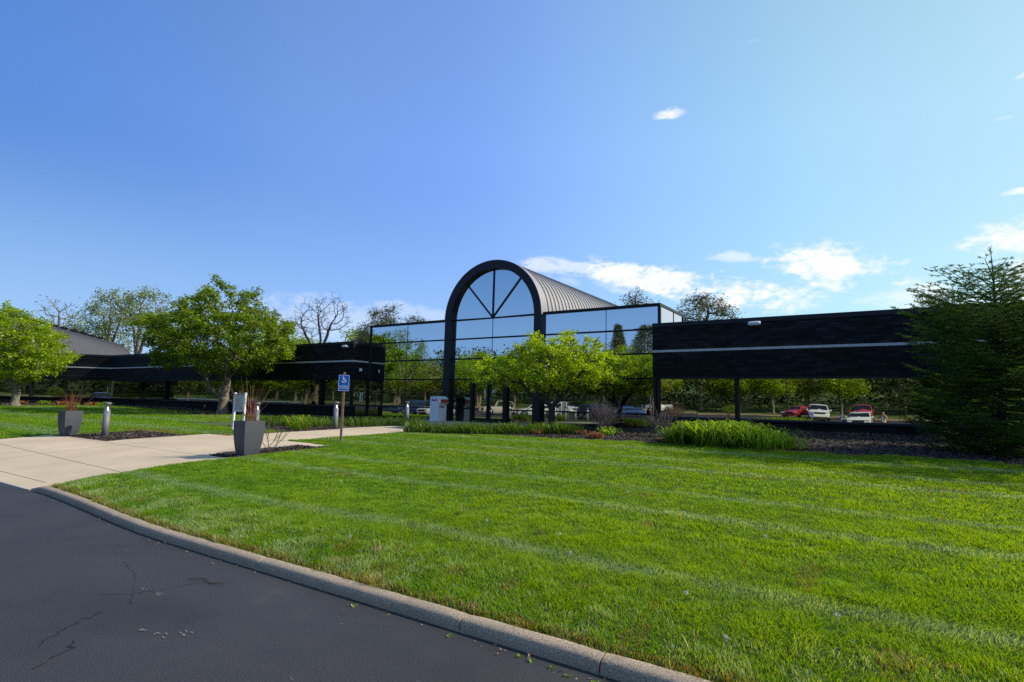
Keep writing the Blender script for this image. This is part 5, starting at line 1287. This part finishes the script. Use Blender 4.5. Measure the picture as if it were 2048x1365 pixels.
# ------------------------------------------------------------------ the photographer (visible in the right glass)
AX = Vector((-.5445, .8314, 0)); RT = Vector((.8386, .5447, 0))
def pw(r_, f_, z_): v = RT * r_ + AX * f_; return (v.x, v.y, z_)
def skin(name, pts, edges, rad, mat, parent, root=0, sub=2):
    me = bpy.data.meshes.new(name); me.from_pydata(pts, edges, []); me.materials.append(mat)
    o = bpy.data.objects.new(name, me); col.objects.link(o)
    md = o.modifiers.new('Skin', 'SKIN'); md.use_smooth_shade = True
    if not me.skin_vertices:
        bpy.context.view_layer.objects.active = o; o.select_set(True); bpy.ops.mesh.customdata_skin_add(); o.select_set(False)
    for i, r0 in enumerate(rad): me.skin_vertices[0].data[i].radius = (r0, r0) if not hasattr(r0, '__len__') else r0
    me.skin_vertices[0].data[root].use_root = True
    s = o.modifiers.new('Sub', 'SUBSURF'); s.levels = sub; s.render_levels = sub
    if parent: o.parent = parent
    return o
BX = -.14
person = empty('person', (AX.x * BX, AX.y * BX, 0), 'photographer in a white sleeveless top holding a camera, seen in the glass', 'person')
PI = Matrix.Translation(person.location).inverted()
b = [(0, BX - .04, .98), (0, BX - .04, 1.12), (0, BX - .04, 1.28), (0, BX - .05, 1.42), (0, BX - .03, 1.50), (0, BX - .02, 1.60),    # pelvis..head 0-5
     (-.17, BX - .05, 1.41), (-.30, BX + .02, 1.22), (-.12, BX + .03, 1.46),     # left arm 6-8
     (.17, BX - .05, 1.41), (.30, BX + .02, 1.24), (.11, BX + .05, 1.54),         # right arm 9-11
     (-.1, BX - .04, .92), (-.11, BX - .02, .50), (-.11, BX - .05, .08), (-.12, BX + .10, .04),
     (.1, BX - .04, .92), (.12, BX - .02, .50), (.12, BX - .05, .08), (.14, BX + .10, .04), (0, BX - .02, 1.68)]
rad = [(.15, .11), (.13, .095), (.15, .1), (.12, .085), .05, (.078, .095), .055, .042, .028, .055, .042, .028, .09, .06, .04, .035, .09, .06, .04, .035, (.07, .085)]
ed = [(0, 1), (1, 2), (2, 3), (3, 4), (4, 5), (3, 6), (6, 7), (7, 8), (3, 9), (9, 10), (10, 11), (0, 12), (12, 13), (13, 14), (14, 15), (0, 16), (16, 17), (17, 18), (18, 19), (5, 20)]
o = skin('body', [pw(*p) for p in b], ed, rad, M['skin'], person); o.matrix_parent_inverse = PI
# fingers
for s, base in ((-1, (-.11, BX + .04, 1.485)), (1, (.10, BX + .06, 1.555))):
    for k in range(5):
        p0 = (base[0] - s * .0, base[1] - .005 + .0 * k, base[2] + .018 * (k - 2)); l = (.05, .058, .062, .056, .045)[k]
        P = [p0, (p0[0] - s * l * .5, p0[1] + .02, p0[2] + .006), (p0[0] - s * l, p0[1] + .012, p0[2] + .006)]
        o = skin('finger', [pw(*p) for p in P], [(0, 1), (1, 2)], [.009, .0085, .007], M['skin'], person, sub=1); o.matrix_parent_inverse = PI
# top, trousers, shoes, hair as clothing over the body
o = skin('top', [pw(*p) for p in [(0, BX - .04, .96), (0, BX - .04, 1.12), (0, BX - .04, 1.28), (0, BX - .05, 1.40), (-.12, BX - .05, 1.42), (.12, BX - .05, 1.42)]], [(0, 1), (1, 2), (2, 3), (3, 4), (3, 5)], [(.165, .125), (.145, .11), (.163, .115), (.13, .097), .062, .062], M['cloth'], person); o.matrix_parent_inverse = PI
o = skin('trousers', [pw(*p) for p in [(0, BX - .04, .97), (-.1, BX - .04, .90), (-.11, BX - .02, .50), (-.11, BX - .05, .10), (.1, BX - .04, .90), (.12, BX - .02, .50), (.12, BX - .05, .10)]], [(0, 1), (1, 2), (2, 3), (0, 4), (4, 5), (5, 6)], [(.16, .12), .1, .072, .055, .1, .072, .055], M['denim'], person); o.matrix_parent_inverse = PI
o = skin('hair', [pw(*p) for p in [(0, BX - .07, 1.48), (0, BX - .085, 1.58), (0, BX - .06, 1.68), (0, BX - .01, 1.725)]], [(0, 1), (1, 2), (2, 3)], [(.05, .03), (.085, .05), (.09, .065), (.07, .045)], M['hair'], person); o.matrix_parent_inverse = PI
for s in (-1, 1):
    m = MB(); m.lathe([(0, -.03), (.02, -.015), (.024, 0), (.02, .015), (0, .03)], pw(s * .083, BX - .02, 1.60), 10); o = m.build('ear', M['skin'], person); o.matrix_parent_inverse = PI
    m = MB(); m.box(pw(s * .12, BX + .02, .04), (.1, .26, .08), math.atan2(AX.y, AX.x) - math.pi / 2); o = m.build('shoe', M['signwhite'], person, .02); o.matrix_parent_inverse = PI
m = MB(); m.tube([pw(0, BX + .068, 1.62), pw(0, BX + .095, 1.585), pw(0, BX + .075, 1.575)], [.01, .014, .01], 6); o = m.build('nose', M['skin'], person); o.matrix_parent_inverse = PI
m = MB(); m.box(pw(0, BX + .07, 1.545), (.05, .01, .012), math.atan2(AX.y, AX.x) - math.pi / 2); o = m.build('mouth', pmat('lips', (.4, .1, .09), .5), person); o.matrix_parent_inverse = PI
cam_o = empty('handheld_camera', pw(0, -.03, 1.6), 'black camera held up to the photographer\'s face', 'camera')
ang = math.atan2(AX.y, AX.x) - math.pi / 2; cam_o.rotation_euler = (0, 0, ang)
m = MB(); m.box((0, -.005, -.01), (.13, .03, .09)); m.box((0, -.005, .045), (.05, .03, .03)); m.build('camera_body', M['trim'], cam_o, .006)
m = MB(); m.lathe([(0, .008), (.032, .008), (.034, .02), (.034, .024), (.0, .0235)], (0, 0, 0), 20, 'Y'); m.build('lens', M['trim'], cam_o)

# ------------------------------------------------------------------ camera
P0 = (1024, 682.5); F = 1126.4
Mw = np.array([[.8377713, -.04036578, -.54452718], [.54548849, .10591845, .83139858], [.02411542, -.99355518, .11075451]])
cd = bpy.data.cameras.new('camera'); co = bpy.data.objects.new('camera', cd); col.objects.link(co)
mt = Matrix([[Mw[i][0], -Mw[i][1], -Mw[i][2], (0, 0, 1.6)[i]] for i in range(3)] + [[0, 0, 0, 1]])
co.matrix_world = mt; cd.sensor_width = 36; cd.lens = F / 2048 * 36; cd.clip_start = .04; cd.clip_end = 3000
scene.camera = co

# ------------------------------------------------------------------ light
SUN_AZ, SUN_EL = R(57), R(35)       # azimuth from +y towards +x
sd = Vector((math.sin(SUN_AZ) * math.cos(SUN_EL), math.cos(SUN_AZ) * math.cos(SUN_EL), math.sin(SUN_EL)))
sl = bpy.data.lights.new('sun', 'SUN'); sl.energy = 5.0; sl.angle = R(.53); sl.color = (1, .91, .77)
so = bpy.data.objects.new('sun', sl); col.objects.link(so); so.rotation_euler = (-sd).to_track_quat('-Z', 'Y').to_euler(); so.location = (20, 20, 40)

w = bpy.data.worlds.new('World'); scene.world = w; w.use_nodes = True; nt = w.node_tree; nt.nodes.clear()
out = N(nt, 'ShaderNodeOutputWorld'); bg = N(nt, 'ShaderNodeBackground', i_Strength=.10)
sky = N(nt, 'ShaderNodeTexSky', sky_type='NISHITA'); sky.sun_disc = False; sky.sun_elevation = SUN_EL; sky.sun_rotation = SUN_AZ
sky.air_density = 1.0; sky.dust_density = .6; sky.ozone_density = 2.0; sky.altitude = 200
tc = N(nt, 'ShaderNodeTexCoord'); D = tc.outputs['Generated']
def vm(op, a, b=None):
    n = N(nt, 'ShaderNodeVectorMath', operation=op)
    for i, s in enumerate((a, b)):
        if s is None: continue
        if isinstance(s, (tuple, Vector)): n.inputs[i].default_value = tuple(s)
        else: L(nt, s, n.inputs[i])
    return n.outputs['Value'] if op == 'DOT_PRODUCT' else n.outputs[0]
def ma(op, a, b=None, c=None, clamp=False):
    n = N(nt, 'ShaderNodeMath', operation=op, use_clamp=clamp)
    for i, s in enumerate((a, b, c)):
        if s is None: continue
        if isinstance(s, (int, float)): n.inputs[i].default_value = s
        else: L(nt, s, n.inputs[i])
    return n.outputs[0]
# clouds: soft shapes at fixed sky directions, torn by noise
mp = N(nt, 'ShaderNodeMapping'); mp.inputs['Scale'].default_value = (1, 1, 2.2); L(nt, D, mp.inputs[0])
nz = N(nt, 'ShaderNodeTexNoise', i_Scale=14.0, i_Detail=10.0, i_Roughness=.66); L(nt, mp.outputs[0], nz.inputs['Vector'])
nz2 = N(nt, 'ShaderNodeTexNoise', i_Scale=46.0, i_Detail=6.0, i_Roughness=.6, i_Distortion=.6); L(nt, mp.outputs[0], nz2.inputs['Vector'])
nf = ma('ADD', ma('SUBTRACT', nz.outputs[0], .5), ma('MULTIPLY', ma('SUBTRACT', nz2.outputs[0], .5), .45))
def cdir(px, py):
    v = Mw @ np.array([px - P0[0], py - P0[1], F]); return Vector(v / np.linalg.norm(v))
CL = [  # pixel of the reference frame -> fixed world direction, half sizes in px, slope, density
    (1180, 540, 150, 16, .10, .55), (1330, 565, 190, 26, .16, 1.0), (1480, 585, 120, 30, .15, 1.0), (1560, 600, 70, 22, -.1, .8), (1230, 575, 70, 14, .3, .45),
    (1640, 525, 110, 34, .05, 1.0), (1665, 555, 60, 24, .1, 1.0), (1480, 515, 60, 12, .05, .5), (1800, 568, 50, 12, -.15, .8), (1790, 525, 50, 10, -.1, .5), (1860, 580, 60, 14, 0, .6),
    (2040, 465, 110, 30, -.15, 1.0), (2035, 383, 46, 7, -.25, .9), (1340, 228, 34, 13, -.25, .85), (2010, 235, 50, 8, -.35, .5), (2050, 150, 24, 6, -.4, .6), (1895, 318, 16, 4, -.2, .5),
    (1490, 85, 26, 5, -.2, .12), (660, 640, 190, 38, .03, .30), (820, 625, 110, 20, .1, .25), (800, 242, 14, 6, 0, .07), (1120, 560, 80, 10, .1, .3),
    (1830, 600, 120, 20, 0, .5), (2200, 560, 220, 60, -.1, .9), (2400, 350, 250, 60, -.3, .8), (-400, 560, 300, 30, 0, .4)]
dens = None
for (px, py, a, b_, sl_, k) in CL:
    c = cdir(px, py); up = cdir(px, py - 30) - c; rt = cdir(px + 30, py + 30 * sl_) - c; rt = rt.normalized(); up = (up - rt * up.dot(rt)).normalized()
    s = (cdir(px + a, py) - c).length; t = (cdir(px, py + b_) - c).length; depth = N(nt, 'ShaderNodeVectorMath', operation='SUBTRACT'); L(nt, D, depth.inputs[0]); depth.inputs[1].default_value = c
    e1 = ma('DIVIDE', vm('DOT_PRODUCT', depth.outputs[0], rt), s); e2 = ma('DIVIDE', vm('DOT_PRODUCT', depth.outputs[0], up), t); e3 = ma('MULTIPLY', vm('DOT_PRODUCT', depth.outputs[0], c), 3.0)
    q = ma('ADD', ma('ADD', ma('MULTIPLY', e1, e1), ma('MULTIPLY', e2, e2)), ma('MULTIPLY', e3, e3))
    m_ = ma('ADD', ma('SUBTRACT', (1.9 if a >= 100 else 1.4) if a > 55 else .8, ma('MULTIPLY', q, 1.0)), ma('MULTIPLY', nf, 7.0))
    mr = N(nt, 'ShaderNodeMapRange', interpolation_type='SMOOTHSTEP'); L(nt, m_, mr.inputs[0]); mr.inputs[1].default_value = .0; mr.inputs[2].default_value = 2.0; mr.inputs[3].default_value = 0; mr.inputs[4].default_value = k
    gate = N(nt, 'ShaderNodeMapRange'); L(nt, q, gate.inputs[0]); gate.inputs[1].default_value = 3.6; gate.inputs[2].default_value = .8
    v = ma('MULTIPLY', mr.outputs[0], gate.outputs[0])
    dens = v if dens is None else ma('MAXIMUM', dens, v)
# haze that brightens towards the sun side
sunk = ma('MAXIMUM', vm('DOT_PRODUCT', D, sd), 0.0)
glow = ma('MULTIPLY', ma('POWER', sunk, 2.2), .0)
tint = N(nt, 'ShaderNodeMix', data_type='RGBA', blend_type='MULTIPLY', i_0=1.0); L(nt, sky.outputs[0], tint.inputs[6]); sdt = vm('DOT_PRODUCT', D, sd); smp = N(nt, 'ShaderNodeMapRange'); L(nt, sdt, smp.inputs[0]); smp.inputs[1].default_value = -1; smp.inputs[2].default_value = 1
gain = [(.0, (.85, 1.15, 1.7)), (.30, (.85, 1.12, 1.55)), (.41, (.88, 1.33, 2.15)), (.55, (1.45, 1.78, 2.42)), (.68, (2.02, 2.35, 2.7)), (.82, (1.95, 2.12, 1.85)), (1, (1.95, 2.1, 1.65))]
rc = ramp(nt, smp.outputs[0], [(p, tuple(v / 2.7 for v in c)) for p, c in gain], 'CARDINAL'); sc = N(nt, 'ShaderNodeVectorMath', operation='SCALE'); L(nt, rc, sc.inputs[0]); sc.inputs['Scale'].default_value = 2.7; L(nt, sc.outputs[0], tint.inputs[7])
sz = N(nt, 'ShaderNodeSeparateXYZ'); L(nt, D, sz.inputs[0]); hz_ = N(nt, 'ShaderNodeMapRange', interpolation_type='SMOOTHSTEP'); L(nt, sz.outputs[2], hz_.inputs[0])
hz_.inputs[1].default_value = .30; hz_.inputs[2].default_value = .0
hm = N(nt, 'ShaderNodeMix', data_type='RGBA', blend_type='MULTIPLY'); L(nt, hz_.outputs[0], hm.inputs[0]); L(nt, tint.outputs[2], hm.inputs[6]); hm.inputs[7].default_value = (1.5, 1.22, 1.0, 1)
# measured daylight colours by bearing from the sun, blended over the physical sky
hd_ = vm('MULTIPLY', D, (1, 1, 0)); nrm = N(nt, 'ShaderNodeVectorMath', operation='NORMALIZE'); L(nt, hd_, nrm.inputs[0])
sh_ = Vector((sd.x, sd.y, 0)).normalized(); ub = vm('DOT_PRODUCT', nrm.outputs[0], sh_); um = ma('MULTIPLY_ADD', ub, .5, .5)
body = ramp(nt, um, [(0, (.085, .235, .66)), (.16, (.115, .285, .735)), (.29, (.18, .355, .81)), (.5, (.245, .45, .97)), (.705, (.385, .68, .98)), (.835, (.50, .80, .99)), (1, (.6, .87, 1))], 'CARDINAL')
low = ramp(nt, um, [(0, (.26, .48, .86)), (.16, (.33, .56, .93)), (.5, (.34, .58, .97)), (.705, (.44, .74, .97)), (.835, (.58, .88, .98)), (1, (.72, .94, 1))], 'CARDINAL')
zf_ = N(nt, 'ShaderNodeMapRange'); L(nt, sz.outputs[2], zf_.inputs[0]); zf_.inputs[1].default_value = .42; zf_.inputs[2].default_value = 1.0; zf_.inputs[3].default_value = 1.0; zf_.inputs[4].default_value = .55
bz = N(nt, 'ShaderNodeVectorMath', operation='SCALE'); L(nt, body, bz.inputs[0]); L(nt, zf_.outputs[0], bz.inputs['Scale'])
lz_ = N(nt, 'ShaderNodeMapRange', interpolation_type='SMOOTHSTEP'); L(nt, sz.outputs[2], lz_.inputs[0]); lz_.inputs[1].default_value = .38; lz_.inputs[2].default_value = .08
cm_ = N(nt, 'ShaderNodeMix', data_type='RGBA'); L(nt, lz_.outputs[0], cm_.inputs[0]); L(nt, bz.outputs[0], cm_.inputs[6]); L(nt, low, cm_.inputs[7])
c10 = N(nt, 'ShaderNodeVectorMath', operation='SCALE'); L(nt, cm_.outputs[2], c10.inputs[0]); c10.inputs['Scale'].default_value = 10.0
sk = N(nt, 'ShaderNodeMix', data_type='RGBA'); sk.inputs[0].default_value = .82; L(nt, hm.outputs[2], sk.inputs[6]); L(nt, c10.outputs[0], sk.inputs[7])
mix = N(nt, 'ShaderNodeMix', data_type='RGBA'); L(nt, dens, mix.inputs[0]); L(nt, sk.outputs[2], mix.inputs[6]); mix.inputs[7].default_value = (10.5, 10.7, 11, 1)
L(nt, mix.outputs[2], bg.inputs[0]); L(nt, bg.outputs[0], out.inputs[0])

# ------------------------------------------------------------------ render settings
scene.view_settings.view_transform = 'Standard'; scene.view_settings.look = 'None'; scene.view_settings.exposure = 0
scene.render.engine = 'CYCLES'
cy = scene.cycles; cy.max_bounces = 6; cy.diffuse_bounces = 3; cy.glossy_bounces = 4; cy.transmission_bounces = 2; cy.use_denoising = False
cy.caustics_reflective = False; cy.use_adaptive_sampling = False; cy.sample_clamp_indirect = 6
